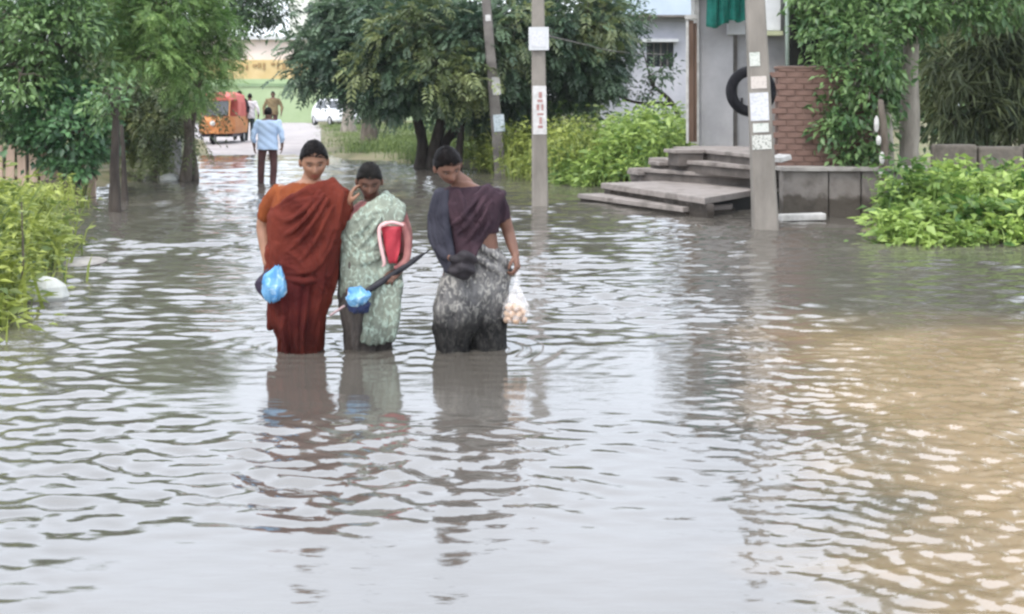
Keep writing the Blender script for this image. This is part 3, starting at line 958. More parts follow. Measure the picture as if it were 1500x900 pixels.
def clumps(lobes, per_m2, jit=1.0):
    """clump centres spread through rounded lobes; returns centre, outward dir, size"""
    cs, ds, ss = [], [], []
    for c, r in lobes:
        c = np.array(c); r = np.array(r if hasattr(r, '__len__') else (r, r, r))
        n = max(4, int(per_m2 * r.mean() ** 2))
        d = nrm(rng.normal(0, 1, (n, 3)))
        u = rng.uniform(.35, 1.05, n) ** .6
        cs.append(c + d * r * u[:, None]); ds.append(d); ss.append(np.full(n, r.mean()))
    return np.concatenate(cs), np.concatenate(ds), np.concatenate(ss)


def foliage(name, mat, parent, lobes, per_m2, per_clump, size, kind, L, W, k=5, droop=.35, spread=.5):
    c, d, s = clumps(lobes, per_m2)
    n = len(c)
    ct = rng.beta(.8, 1.1, n) * .9
    idx = np.repeat(np.arange(n), per_clump)
    N = len(idx)
    g = rng.normal(0, 1, (N, 3)) * size * np.array([1, 1, .75])
    pos = c[idx] + g
    dd = nrm(d[idx] * .8 + nrm(g) * .8 + rng.normal(0, .5, (N, 3))); dd[:, 2] -= spread * rng.uniform(0, 1, N)
    t = ct[idx] + rng.normal(0, .10, N)
    ll = L * rng.uniform(.5, 1.45, N)
    if kind == 'frond':
        v, tr, tt = fronds(pos, dd, ll, k, W[0], W[1], t, droop)
    else:
        nor = nrm(np.array([0, 0, 1.]) + d[idx] * .5 + rng.normal(0, .45, (N, 3)))
        v, tr, tt = leaves(pos, dd, nor, ll, ll * W, t)
    return tri_mesh(name, v, tr, tt, mat, parent), c


def make_tree(name, label, cat, base, lobes, mat, fol, bark, trunks, group=None, twigs=40, tr=.12, limb=True):
    """trunks: list of point lists; limbs run from the trunk tops into the lobes"""
    t = empty(name, base, label, cat, group)
    tops = []
    for pts, r in trunks:
        mb = MB()
        pts = [Vector(p) for p in pts]
        rr = [r * (1.25 if i == 0 else 1 - .45 * i / max(1, len(pts) - 1)) for i in range(len(pts))]
        mb.tube(pts, rr, 12, sub=5)
        # bark ridges
        for q in mb.v: q += Vector((mnoise.noise(q * 9), mnoise.noise(q * 9 + Vector((7, 0, 0))), 0)) * r * .16
        mb.build('trunk', bark, t, smooth_=True); tops.append((pts[-1], rr[-1]))
    if limb:
        for c, r in lobes:
            c = Vector(c)
            p, r0 = min(tops, key=lambda q: (q[0] - c).length)
            mid = p.lerp(c, .5) + Vector((random.uniform(-.15, .15), random.uniform(-.15, .15), random.uniform(.0, .25)))
            mb = MB(); mb.tube([p, mid, c], [r0 * .6, r0 * .4, r0 * .18], 7, sub=4)
            mb.build('limb', bark, t, smooth_=True)
    o, cs = foliage('crown', mat, t, lobes, **fol)
    if twigs:
        mb = MB()
        for i in rng.choice(len(cs), min(twigs, len(cs)), replace=False):
            c = Vector(cs[i]); l0 = min((Vector(q[0]) for q in lobes), key=lambda q: (q - c).length)
            mb.tube([l0, l0.lerp(c, .5) + Vector((0, 0, .05)), c], [.018, .012, .005], 5)
        tag(mb.build('twigs', bark, t), kind='stuff')
    return t


def LB(px, py, Y, rpx, ry=None, rz=None):
    r = rpx * Y / F
    return (tuple(P(px, py, Y)), (r, r if ry is None else ry, r if rz is None else rz * Y / F))


# --- centre tree: dark drooping feathery fronds over several stems
Y0 = 29.5
lob = [LB(478, 85, Y0, 46), LB(520, 45, Y0 + .5, 52), LB(540, 95, Y0 - .3, 52), LB(600, 62, Y0 - 1.2, 62), LB(590, 115, Y0 - .9, 48), LB(655, 100, Y0 - 1.5, 56), LB(560, 135, Y0 + .4, 32),
       LB(700, 55, Y0 - 1.5, 64), LB(745, 110, Y0 - .8, 56), LB(810, 60, Y0 - .7, 62), LB(860, 90, Y0, 52), LB(890, 40, Y0 + .3, 36), LB(890, 85, Y0 + .6, 32),
       LB(800, 130, Y0 + .8, 46), LB(700, 140, Y0 + .8, 46), LB(560, 22, Y0, 40), LB(670, 22, Y0, 44), LB(790, 22, Y0, 42), LB(860, 20, Y0, 38), LB(625, 140, Y0 + .6, 36), LB(620, 10, Y0 + .4, 30), LB(730, 8, Y0 + .4, 30), LB(500, 18, Y0 + .4, 30)]
g0 = P(628, 246, Y0)
trk = [([(P(615, 262, Y0)), P(618, 205, Y0), P(598, 130, Y0)], .17), ([P(634, 262, Y0 - .1), P(638, 210, Y0 - .1), P(665, 120, Y0 - .3)], .19), ([P(650, 258, Y0 + .3), P(655, 205, Y0 + .3), P(745, 110, Y0)], .15)]
make_tree('shade_tree', 'wide dark shade tree with drooping feathery leaves and forked dark trunks in the centre', 'tree', g0, lob, M['leaf_blue'],
          dict(per_m2=40, per_clump=26, size=.17, kind='frond', L=.27, W=(.36, .42), k=5, droop=.30, spread=.45), M['bark_dark'], trk, twigs=60)
# olive highlights painted as yellower fronds: a second tree standing through the first
lob = [LB(640, 38, Y0 - 2.0, 48), LB(590, 50, Y0 - 2.2, 46), LB(690, 105, Y0 - 2.4, 42), LB(760, 36, Y0 - 1.6, 46), LB(560, 95, Y0 - 1.7, 36), LB(640, 110, Y0 - 2.4, 38), LB(860, 34, Y0 - 1.2, 42), LB(892, 34, Y0 - .8, 32)]
make_tree('shade_tree', 'yellower fronds painting olive highlights into the dark centre tree behind the slim pole', 'tree', P(672, 248, Y0 - .8), lob, M['leaf_olive'],
          dict(per_m2=22, per_clump=16, size=.18, kind='frond', L=.31, W=(.34, .38), k=5, droop=.35, spread=.5), M['bark_dark'],
          [([P(668, 258, Y0 - .8), P(676, 190, Y0 - .9), P(680, 90, Y0 - 1.4)], .10)], twigs=30)

# --- darker trees behind, past the centre
Yb = 40
lob = [LB(540, 90, Yb, 46), LB(575, 110, Yb, 50), LB(640, 130, Yb, 56), LB(720, 120, Yb, 70), LB(800, 130, Yb - 1, 70), LB(870, 110, Yb - 2, 60), LB(770, 165, Yb - 2, 34)]
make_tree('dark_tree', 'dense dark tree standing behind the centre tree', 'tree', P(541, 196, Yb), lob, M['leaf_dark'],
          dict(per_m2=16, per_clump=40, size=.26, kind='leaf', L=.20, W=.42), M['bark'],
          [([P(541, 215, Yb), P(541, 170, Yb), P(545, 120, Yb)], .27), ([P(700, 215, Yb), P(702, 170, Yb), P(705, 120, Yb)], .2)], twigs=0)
Yb = 52
make_tree('dark_tree', 'thick grey trunked tree beside the parked white car', 'tree', P(512, 182, Yb), [LB(515, 70, Yb, 40), LB(560, 55, Yb, 50), LB(490, 40, Yb, 36), LB(540, 100, Yb, 42)], M['leaf_dark'],
          dict(per_m2=12, per_clump=40, size=.28, kind='leaf', L=.22, W=.42), M['bark_pale'],
          [([P(511, 200, Yb), P(510, 160, Yb), P(516, 90, Yb)], .30)], twigs=0)
# branchy tree by the pale house
Yb = 32
lob = [LB(870, 100, Yb, 44), LB(915, 70, Yb, 24), LB(895, 130, Yb, 24), LB(965, 105, Yb, 22), LB(950, 140, Yb, 16), LB(850, 150, Yb, 40), LB(920, 25, Yb, 30)]
make_tree('thin_tree', 'thin branched tree leaning across the pale house window', 'tree', P(1000, 180, Yb + 1), lob, M['leaf_dark'],
          dict(per_m2=40, per_clump=34, size=.14, kind='leaf', L=.15, W=.42), M['bark_dark'],
          [([P(1003, 200, Yb + .6), P(985, 152, Yb + .3), P(955, 125, Yb)], .075), ([P(985, 152, Yb + .3), P(930, 150, Yb), P(885, 130, Yb)], .05)], twigs=25)

# --- left side
Y1 = 22.5
lob = [LB(185, 30, Y1, 62), LB(240, 15, Y1 - .5, 62), LB(290, 50, Y1, 52), LB(270, 95, Y1 - .4, 46), LB(225, 75, Y1 - .8, 46), LB(310, 90, Y1 + .3, 32), LB(305, 10, Y1, 40), LB(245, 5, Y1, 52), LB(170, 5, Y1, 52), LB(290, 130, Y1, 32), LB(318, 55, Y1 + .2, 26)]
make_tree('feathery_tree', 'bright green feathery tree leaning over the left edge of the flood', 'tree', P(276, 255, Y1 + 2), lob, M['leaf_bright'],
          dict(per_m2=62, per_clump=30, size=.12, kind='frond', L=.20, W=(.24, .34), k=6, droop=.25, spread=.3), M['bark'],
          [([P(272, 262, Y1 + 2), P(276, 190, Y1 + 1.6), P(262, 90, Y1 + .3)], .10), ([P(286, 262, Y1 + 2.2), P(281, 190, Y1 + 1.8), P(296, 110, Y1 + .5)], .07)], twigs=50)
Y1 = 20.5
lob = [LB(20, 30, Y1, 66), LB(80, 60, Y1, 62), LB(30, 110, Y1 - .4, 56), LB(110, 20, Y1, 60), LB(130, 90, Y1 + .5, 48), LB(60, -50, Y1, 80), LB(70, 130, Y1 + .3, 46), LB(-30, 60, Y1, 60), LB(-40, 140, Y1, 50), LB(15, 165, Y1 + .2, 36)]
make_tree('dense_tree', 'dense mid green tree filling the upper left corner', 'tree', P(40, 280, Y1 + .7), lob, M['leaf_mid'],
          dict(per_m2=52, per_clump=42, size=.15, kind='leaf', L=.135, W=.45), M['bark'],
          [([P(44, 290, Y1 + .7), P(48, 190, Y1 + .7), P(60, 80, Y1)], .12)], twigs=40)
Y1 = 25
lob = [LB(170, 130, Y1, 46), LB(200, 165, Y1, 36), LB(235, 150, Y1, 34), LB(250, 190, Y1 - .5, 30), LB(205, 205, Y1 - .4, 34), LB(285, 165, Y1, 28), LB(165, 200, Y1, 30), LB(240, 225, Y1, 18), LB(180, 90, Y1 + .5, 40), LB(262, 128, Y1 + .5, 28)]
make_tree('drooping_tree', 'low olive drooping tree between the bush and the red rickshaw', 'tree', P(222, 262, Y1), lob, M['leaf_olive'],
          dict(per_m2=46, per_clump=28, size=.15, kind='frond', L=.24, W=(.28, .34), k=5, droop=.6, spread=.9), M['bark'],
          [([P(222, 275, Y1), P(230, 225, Y1), P(215, 170, Y1)], .06), ([P(205, 272, Y1), P(212, 235, Y1), P(250, 190, Y1)], .045)], twigs=30)
Y1 = 20.3
lob = [LB(110, 145, Y1, 34), LB(72, 175, Y1, 34), LB(140, 172, Y1, 34), LB(105, 195, Y1 - .4, 44), LB(62, 212, Y1, 30), LB(150, 205, Y1, 30), LB(110, 232, Y1 - .3, 32), LB(34, 190, Y1, 28), LB(84, 140, Y1 + .1, 24)]
make_tree('round_bush', 'round bush with big glossy leaves over the left waterline', 'bush', P(112, 278, Y1), lob, M['leaf_teal'],
          dict(per_m2=150, per_clump=20, size=.085, kind='leaf', L=.125, W=.58, spread=.3), M['bark_dark'],
          [([P(104, 285, Y1), P(98, 262, Y1), P(80, 225, Y1)], .035), ([P(112, 285, Y1), P(116, 258, Y1), P(112, 215, Y1)], .04), ([P(122, 285, Y1), P(130, 262, Y1), P(142, 220, Y1)], .03), ([P(116, 285, Y1), P(104, 258, Y1), P(96, 235, Y1)], .022)], twigs=40)
Yt = 17.4
make_tree('leafless_trunk', 'straight grey trunk standing in the water left of the women', 'tree', P(168, 310, Yt), [LB(168, 168, Yt - .1, 30), LB(185, 140, Yt - .1, 32), LB(150, 140, Yt, 30)], M['leaf_mid'],
          dict(per_m2=60, per_clump=26, size=.10, kind='leaf', L=.11, W=.42), M['bark_dark'],
          [([P(169, 335, Yt), P(168, 250, Yt), P(170, 165, Yt)], .085), ([P(183, 300, Yt + 2), P(181, 240, Yt + 2), P(178, 185, Yt + 2)], .05)], twigs=10)
Y1 = 36
lob = [LB(360, 10, Y1, 42), LB(398, 2, Y1, 36), LB(335, 30, Y1, 28), LB(408, 30, Y1, 15), LB(380, 25, Y1, 26), LB(330, -5, Y1, 40)]
make_tree('overhanging_tree', 'dark tree overhanging the far road at the top left', 'tree', P(262, 215, Y1), lob, M['leaf_dark'],
          dict(per_m2=40, per_clump=34, size=.19, kind='leaf', L=.17, W=.42), M['bark_dark'],
          [([P(262, 225, Y1), P(270, 120, Y1), P(300, 40, Y1)], .14)], twigs=20)

Y1 = 27
lob = [LB(-20, 40, Y1, 90), LB(60, 40, Y1, 90), LB(140, 60, Y1, 80), LB(-40, 140, Y1, 80), LB(60, 150, Y1, 80), LB(210, 40, Y1, 60)]
make_tree('dark_tree', 'dark tree behind the upper left greenery', 'tree', P(20, 240, Y1), lob, M['leaf_dark'],
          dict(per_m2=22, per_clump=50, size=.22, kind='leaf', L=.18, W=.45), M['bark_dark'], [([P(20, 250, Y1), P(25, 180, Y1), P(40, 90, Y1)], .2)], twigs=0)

# --- right side
Y2 = 17.2
lob = [LB(1210, 40, Y2, 46), LB(1255, 70, Y2 - .4, 56), LB(1230, 110, Y2 - .3, 40), LB(1300, 30, Y2 - .3, 62), LB(1275, 130, Y2 - .4, 42), LB(1340, -20, Y2, 70), LB(1225, -20, Y2, 60), LB(1400, -10, Y2, 60), LB(1245, 170, Y2 - .4, 30), LB(1262, 205, Y2 - .4, 28),
       LB(1235, 215, Y2 - .3, 24), LB(1262, 245, Y2 - .4, 22), LB(1295, 85, Y2 - .6, 34), LB(1180, 15, Y2 + .2, 26), LB(1290, 178, Y2 - .1, 22), LB(1222, 165, Y2 - .3, 28), LB(1300, 130, Y2 - .4, 26), LB(1282, 225, Y2 - .3, 22), LB(1240, 255, Y2 - .4, 18), LB(1215, 195, Y2 - .4, 18), LB(1470, -20, Y2, 60), LB(1330, -110, Y2, 90), LB(1480, -130, Y2, 110), LB(1400, -260, Y2, 120), LB(1330, -210, Y2 + .5, 80), LB(1540, -300, Y2, 130), LB(1400, -430, Y2, 120), LB(1560, -480, Y2 + .4, 130), LB(1460, -590, Y2, 110), LB(1370, -560, Y2 + .2, 80), LB(1580, -640, Y2, 110)]
make_tree('leafy_tree', 'leafy green tree hanging over the brick wall with a pale grey trunk', 'tree', P(1332, 296, Y2), lob, M['leaf_mid'],
          dict(per_m2=115, per_clump=26, size=.10, kind='leaf', L=.115, W=.46), M['bark_pale'],
          [([P(1338, 315, Y2 + .1), P(1332, 220, Y2 + .1), P(1334, 60, Y2 + .2)], .185), ([P(1300, 310, Y2 - .2), P(1302, 220, Y2 - .3), P(1290, 90, Y2 - .3)], .09)], twigs=70)
Y2 = 20.5
lob = [LB(1395, 110, Y2, 45), LB(1440, 90, Y2, 50), LB(1490, 110, Y2, 50), LB(1420, 160, Y2 - .2, 40), LB(1470, 165, Y2 - .2, 44), LB(1530, 150, Y2, 50), LB(1450, 50, Y2, 50), LB(1520, 60, Y2, 50), LB(1390, 175, Y2, 26)]
make_tree('drooping_bush', 'big drooping olive bush above the garden wall at the right edge', 'bush', P(1450, 215, Y2), lob, M['dry'],
          dict(per_m2=60, per_clump=34, size=.13, kind='leaf', L=.34, W=.10, spread=1.3), M['bark_dark'],
          [([P(1430, 240, Y2), P(1428, 190, Y2), P(1420, 120, Y2)], .05), ([P(1475, 240, Y2), P(1478, 190, Y2), P(1490, 110, Y2)], .05)], twigs=30)
Y2 = 25
lob = [LB(1190, 60, Y2, 60), LB(1400, 60, Y2, 90), LB(1500, 80, Y2, 90), LB(1300, 0, Y2, 90), LB(1430, 160, Y2, 70), LB(1540, 150, Y2, 70), LB(1360, 150, Y2, 50), LB(1620, 60, Y2, 90), LB(1380, -60, Y2, 90), LB(1500, -80, Y2, 90)]
make_tree('dark_tree', 'tall dark tree behind the drooping right bush', 'tree', P(1440, 240, Y2), lob, M['leaf_dark'],
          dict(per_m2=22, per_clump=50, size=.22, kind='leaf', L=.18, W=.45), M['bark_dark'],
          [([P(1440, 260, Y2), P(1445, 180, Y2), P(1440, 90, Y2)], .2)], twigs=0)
# --- weeds and grass
def blades(pts, h, wd, lean, tint):
    """three-triangle bent blades"""
    n = len(pts)
    a = rng.uniform(0, 2 * math.pi, n)
    side = np.stack([np.cos(a), np.sin(a), np.zeros(n)], 1)
    b = rng.uniform(0, 2 * math.pi, n)
    ln = np.stack([np.cos(b), np.sin(b), np.zeros(n)], 1) * (lean * rng.uniform(.2, 1, n) * h)[:, None]
    z = np.array([0, 0, 1.])
    v = np.empty((n, 5, 3))
    v[:, 0] = pts - side * (wd / 2)[:, None]; v[:, 1] = pts + side * (wd / 2)[:, None]
    m = pts + ln * .35 + z * (h * .6)[:, None]
    v[:, 2] = m + side * (wd * .42)[:, None]; v[:, 3] = m - side * (wd * .42)[:, None]
    v[:, 4] = pts + ln + z * (h * .95)[:, None]
    base = (np.arange(n) * 5)[:, None]
    t = np.concatenate([base + [0, 1, 2], base + [0, 2, 3], base + [3, 2, 4]], 1).reshape(-1, 3)
    return v.reshape(-1, 3), t, np.repeat(tint, 5)


def join(parts):
    vs, ts, tt, n = [], [], [], 0
    for v, t, q in parts:
        vs.append(v); ts.append(t + n); tt.append(q); n += len(v)
    return np.concatenate(vs), np.concatenate(ts), np.concatenate(tt)


def weed_patch(name, label, poly, nclump, mat, hmax, leafL, leafW, nleaf=60, blade=.4, spread=.16, hfun=None, cat='weeds', minz=-.05):
    """leafy weeds and blades growing over a ground polygon"""
    poly = np.array(poly)
    lo, hi = poly.min(0), poly.max(0)
    pts = []
    while len(pts) < nclump:
        p = rng.uniform(lo, hi)
        x, y = p; ins = False; j = len(poly) - 1
        for i in range(len(poly)):
            xi, yi = poly[i]; xj, yj = poly[j]
            if (yi > y) != (yj > y) and x < (xj - xi) * (y - yi) / (yj - yi) + xi: ins = not ins
            j = i
        if ins and ground_z(x, y) > -.12: pts.append((x, y, max(minz, ground_z(x, y) - .02)))
    pts = np.array(pts)
    hs = np.array([(hfun(x, y) if hfun else 1) * (.85 + .6 * mnoise.noise(Vector((x * 1.6, y * 1.6, 8)))) for x, y, _ in pts]) * hmax * rng.uniform(.4, 1.3, len(pts))
    ct = np.clip(.5 + .45 * np.array([mnoise.noise(Vector((x * 2.2, y * 2.2, 3))) * 1.6 for x, y, _ in pts]) + rng.normal(0, .2, len(pts)), .02, .98)
    parts = []
    nb = int(nleaf * blade)
    idx = np.repeat(np.arange(len(pts)), max(1, nb)); N = len(idx)
    pp = pts[idx] + np.c_[rng.normal(0, spread, (N, 2)), np.zeros(N)]
    parts.append(blades(pp, hs[idx] * rng.uniform(.5, 1.15, N), rng.uniform(.008, .018, N) * (1 + hmax), .55, ct[idx] + rng.normal(0, .15, N)))
    idx = np.repeat(np.arange(len(pts)), nleaf - nb); N = len(idx)
    u = rng.uniform(.1, 1, N) ** .7
    rad = spread * (1.25 - .6 * u)
    g = rng.normal(0, 1, (N, 2)) * rad[:, None]
    pos = pts[idx] + np.c_[g, u * hs[idx]]
    d = np.c_[g / spread + rng.normal(0, .6, (N, 2)), rng.uniform(-.5, .7, N)]
    nor = nrm(np.array([0, 0, 1.]) + rng.normal(0, .4, (N, 3)))
    L = leafL * rng.uniform(.6, 1.4, N)
    parts.append(leaves(pos, d, nor, L, L * leafW, ct[idx] + rng.normal(0, .14, N) + .12 * (u - .5)))
    v, t, q = join(parts)
    o = tri_mesh(name, v, t, q, mat)
    return tag(o, label, cat, kind='stuff')


weed_patch('weeds', 'bright green weeds on the left bank', [(-3.55, 7.6), (-3.3, 8.9), (-3.7, 9.6), (-4.2, 11.3), (-4.6, 13.2), (-7.5, 13.5), (-6.8, 7.6)], 360, M['weed'], .66, .10, .42, 84, .20, .16,
           lambda x, y: .35 + .75 * smooth(-3.3, -4.6, x))
weed_patch('weeds', 'low weeds further along the left bank', [(-5.2, 13.5), (-6.5, 18.5), (-11, 19), (-9.5, 13.5)], 130, M['weed'], .34, .075, .38, 60, .35, .17)
weed_patch('weeds', 'lush yellow green creeper weeds on the right bank', [(4.0, 13.25), (4.8, 13.1), (8.5, 13.1), (8.5, 16), (5.0, 15.6), (4.5, 14.4)], 330, M['weed_lime'], .58, .12, .60, 70, .16, .15,
           lambda x, y: .32 + .75 * smooth(13.2, 14.6, y) * smooth(3.7, 5.0, x))
weed_patch('weeds', 'tall lime green grass beside the steps', [(1.0, 23.2), (2.6, 21.8), (3.4, 23.5), (4.2, 28), (2.2, 29)], 330, M['weed_lime'], .95, .17, .40, 62, .16, .2,
           lambda x, y: .55 + .6 * smooth(1.2, 2.6, x))
weed_patch('weeds', 'dull green shrubs behind the straight pole', [(-.2, 25.5), (1.0, 22.9), (1.9, 24.5), (2.0, 29), (-1, 31)], 190, M['weed'], .95, .12, .40, 70, .15, .22)
weed_patch('weeds', 'leafy verge under the centre tree', [(-1.6, 30.8), (-4.8, 34.8), (-4.4, 44), (4, 44), (2, 31)], 420, M['grass'], .38, .10, .3, 60, .55, .3)
weed_patch('weeds', 'short grass verge beside the far road', [(-5.1, 35.5), (-6.6, 46), (-11, 74), (2, 74), (-3, 44)], 420, M['grass'], .22, .10, .25, 60, .7, .45)
weed_patch('weeds', 'grass strip left of the far road', [(-8.0, 28), (-12, 44), (-23, 74), (-30, 74), (-16, 28)], 300, M['grass'], .35, .11, .25, 60, .6, .5)
weed_patch('weeds', 'small yellow leaved sprigs at the far waterline', [(-.6, 28.3), (-.1, 27.3), (.5, 28.3), (-.3, 29.6)], 30, M['weed'], .4, .1, .4, 60, .2, .15)

# two single plants on the left bank edge
for (px_, Y, h, lab) in ((30, 8.9, .8, 'tall leafy weed stalk in front of the left bank weeds'), (96, 19.0, .45, 'yellowish sprig in the water under the round bush')):
    b = P(px_, 0, Y); b.z = 0
    t = empty('leafy_plant', b, lab, 'plant')
    n = 130
    u = rng.uniform(.15, 1, n); a = rng.uniform(0, 6.28, n)
    pos = np.c_[b.x + .05 * np.cos(a), Y + .05 * np.sin(a), u * h]
    d = np.c_[np.cos(a), np.sin(a), rng.uniform(-.4, .6, n)]
    L = .09 * rng.uniform(.7, 1.3, n)
    v, tt, q = leaves(pos, d, nrm(np.array([0, 0, 1.]) + rng.normal(0, .3, (n, 3))), L, L * .42, rng.uniform(.3, 1, n))
    tri_mesh('foliage', v, tt, q, M['weed'], t)
    MB().tube([b + Vector((0, 0, -.1)), b + Vector((.02, 0, h * .5)), b + Vector((0, .02, h))], [.012, .009, .004], 6).build('stem', M['bark'], t)

# far tree line closing the horizon
for i, (x, y, hgt, r, lab) in enumerate(((-62, 118, 6, 5, 'far tree behind the boundary wall at the left'), (-8, 120, 7, 6, 'far tree behind the boundary wall at the right'), (12, 110, 7, 7, 'far tree behind the pale house'), (35, 90, 7, 7, 'far tree beyond the right garden'), (-48, 60, 6, 5, 'far tree beyond the left hut'), (-26, 48, 5, 4, 'rounded tree behind the olive hut'), (16, 60, 6, 5, 'rounded tree behind the brick house'))):
    lob = [((x + dx * r, y + dy * r, hgt * .6 + dz * r), r * .55) for dx, dy, dz in ((-.6, 0, 0), (.6, 0, .1), (0, -.3, -.3), (0, 0, .6), (-.3, -.4, .4), (.4, -.3, .5))]
    make_tree('far_tree', lab, 'tree', (x, y, .2), lob, M['leaf_mid'], dict(per_m2=5, per_clump=60, size=.6, kind='leaf', L=.45, W=.5), M['bark'], [([(x, y, 0), (x, y, hgt * .3), (x, y, hgt * .6)], .3)], twigs=0)
# thin damp air over the whole place
mv, nv_, lv, bv, ov = new_mat('haze')
nv_.remove(bv)
pv = nv_.new("ShaderNodeVolumePrincipled")
pv.inputs["Color"].default_value = (.9, .93, .96, 1); pv.inputs["Density"].default_value = .0004; pv.inputs["Anisotropy"].default_value = .2
lv.new(pv.outputs[0], ov.inputs["Volume"])
hz = MB().box((0, 445, 5.5), (880, 930, 14)).build('haze', mv)
tag(hz, 'thin pale haze filling the air', kind='stuff')

#PEOPLE
# ------------------------------------------------------------------ people
def cloth_mat(name, base, dark, scale=8, wet_z=None, wet_mul=.45, pattern=None, rough=.85, stretch=(1, 1, 1), sheen=.0, border=None):
    """woven cloth: soft colour drift, optional printed pattern and a wet hem near the water (object height)"""
    m, n, l, b, out = new_mat(name)
    t = n.new("ShaderNodeTexCoord")
    mp = n.new("ShaderNodeMapping"); mp.inputs["Scale"].default_value = stretch
    l.new(t.outputs["Object"], mp.inputs[0])
    nz = n.new("ShaderNodeTexNoise"); nz.inputs["Scale"].default_value = scale; nz.inputs["Detail"].default_value = 4
    l.new(mp.outputs[0], nz.inputs["Vector"])
    r = ramp(n, [(.35, dark), (.65, base)])
    l.new(nz.outputs[0], r.inputs[0])
    col = r.outputs[0]
    if pattern:
        pc, ps, thr = pattern
        n2 = n.new("ShaderNodeTexNoise"); n2.inputs["Scale"].default_value = ps; n2.inputs["Detail"].default_value = 2.5; n2.inputs["Distortion"].default_value = 1.2
        l.new(mp.outputs[0], n2.inputs["Vector"])
        r2 = ramp(n, [(thr - .03, (0, 0, 0)), (thr + .10, (1, 1, 1))])
        l.new(n2.outputs[0], r2.inputs[0])
        mx = n.new("ShaderNodeMix"); mx.data_type = 'RGBA'
        l.new(r2.outputs[0], mx.inputs[0]); l.new(col, mx.inputs[6]); mx.inputs[7].default_value = (*pc, 1)
        col = mx.outputs[2]
    if wet_z is not None:
        sp = n.new("ShaderNodeSeparateXYZ"); l.new(t.outputs["Object"], sp.inputs[0])
        n3 = n.new("ShaderNodeTexNoise"); n3.inputs["Scale"].default_value = 9
        l.new(t.outputs["Object"], n3.inputs["Vector"])
        ad_ = n.new("ShaderNodeMath"); ad_.operation = 'MULTIPLY_ADD'; ad_.inputs[1].default_value = -.22; l.new(n3.outputs[0], ad_.inputs[0]); l.new(sp.outputs[2], ad_.inputs[2])
        mr_ = n.new("ShaderNodeMapRange"); mr_.inputs[1].default_value = wet_z - .11 - .09; mr_.inputs[2].default_value = wet_z - .11 + .09
        l.new(ad_.outputs[0], mr_.inputs[0])
        m4 = n.new("ShaderNodeMix"); m4.data_type = 'RGBA'; m4.blend_type = 'MULTIPLY'; m4.inputs[0].default_value = 1
        r4 = ramp(n, [(0, (wet_mul,) * 3), (1, (1, 1, 1))]); l.new(mr_.outputs[0], r4.inputs[0])
        l.new(col, m4.inputs[6]); l.new(r4.outputs[0], m4.inputs[7]); col = m4.outputs[2]
    l.new(col, b.inputs["Base Color"])
    b.inputs["Roughness"].default_value = rough
    b.inputs["Specular IOR Level"].default_value = .10
    b.inputs["Sheen Weight"].default_value = sheen
    bw = n.new("ShaderNodeTexNoise"); bw.inputs["Scale"].default_value = 60; bw.inputs["Detail"].default_value = 3
    l.new(t.outputs["Object"], bw.inputs["Vector"])
    bp = n.new("ShaderNodeBump"); bp.inputs["Distance"].default_value = .004; bp.inputs["Strength"].default_value = .8
    l.new(bw.outputs[0], bp.inputs["Height"]); l.new(bp.outputs[0], b.inputs["Normal"])
    return m


def skin_mat(name, base, lip, brow):
    """skin with lips and brows taken from a point attribute"""
    m, n, l, b, out = new_mat(name)
    a = n.new("ShaderNodeAttribute"); a.attribute_name = "face"
    t = n.new("ShaderNodeTexCoord")
    nz = n.new("ShaderNodeTexNoise"); nz.inputs["Scale"].default_value = 12; nz.inputs["Detail"].default_value = 4
    l.new(t.outputs["Object"], nz.inputs["Vector"])
    r = ramp(n, [(.3, tuple(c * .82 for c in base)), (.7, tuple(c * 1.12 for c in base))])
    l.new(nz.outputs[0], r.inputs[0])
    sp = n.new("ShaderNodeSeparateColor"); l.new(a.outputs["Color"], sp.inputs[0])
    m1 = n.new("ShaderNodeMix"); m1.data_type = 'RGBA'; l.new(sp.outputs[0], m1.inputs[0]); l.new(r.outputs[0], m1.inputs[6]); m1.inputs[7].default_value = (*lip, 1)
    m2_ = n.new("ShaderNodeMix"); m2_.data_type = 'RGBA'; l.new(sp.outputs[1], m2_.inputs[0]); l.new(m1.outputs[2], m2_.inputs[6]); m2_.inputs[7].default_value = (*brow, 1)
    l.new(m2_.outputs[2], b.inputs["Base Color"])
    b.inputs["Roughness"].default_value = .55
    b.inputs["Specular IOR Level"].default_value = .35
    b.inputs["Subsurface Weight"].default_value = .08
    b.inputs["Subsurface Radius"].default_value = (.02, .008, .004)
    return m


M['skin_light'] = skin_mat('skin_light', (.27, .14, .088), (.30, .10, .08), (.03, .02, .016))
M['skin_brown'] = skin_mat('skin_brown', (.13, .066, .045), (.15, .055, .05), (.02, .014, .012))
M['skin_mid'] = skin_mat('skin_mid', (.18, .092, .064), (.19, .07, .06), (.02, .014, .012))
M['hair'] = surf('hair', (.003, .0022, .0022), (.008, .006, .006), 18, .5, spec=.12)
M['hair_grey'] = surf('hair_grey', (.005, .005, .004), (.015, .0135, .012), 18, .5, spec=.12)
M['hair_sheen'] = surf('hair_sheen', (.010, .0075, .007), (.03, .023, .02), 18, .42, spec=.22)  # lighter colour on some strands, painting in the hair highlights
M['eye_dark'] = surf('eye_dark', (.012, .008, .007), (.02, .014, .012), 20, .25)
M['eye_white_shaded'] = surf('eye_white_shaded', (.11, .085, .075), (.15, .12, .11), 20, .3)  # whites darkened so the shade of the sockets sits in their colour

HEAD_H = .225


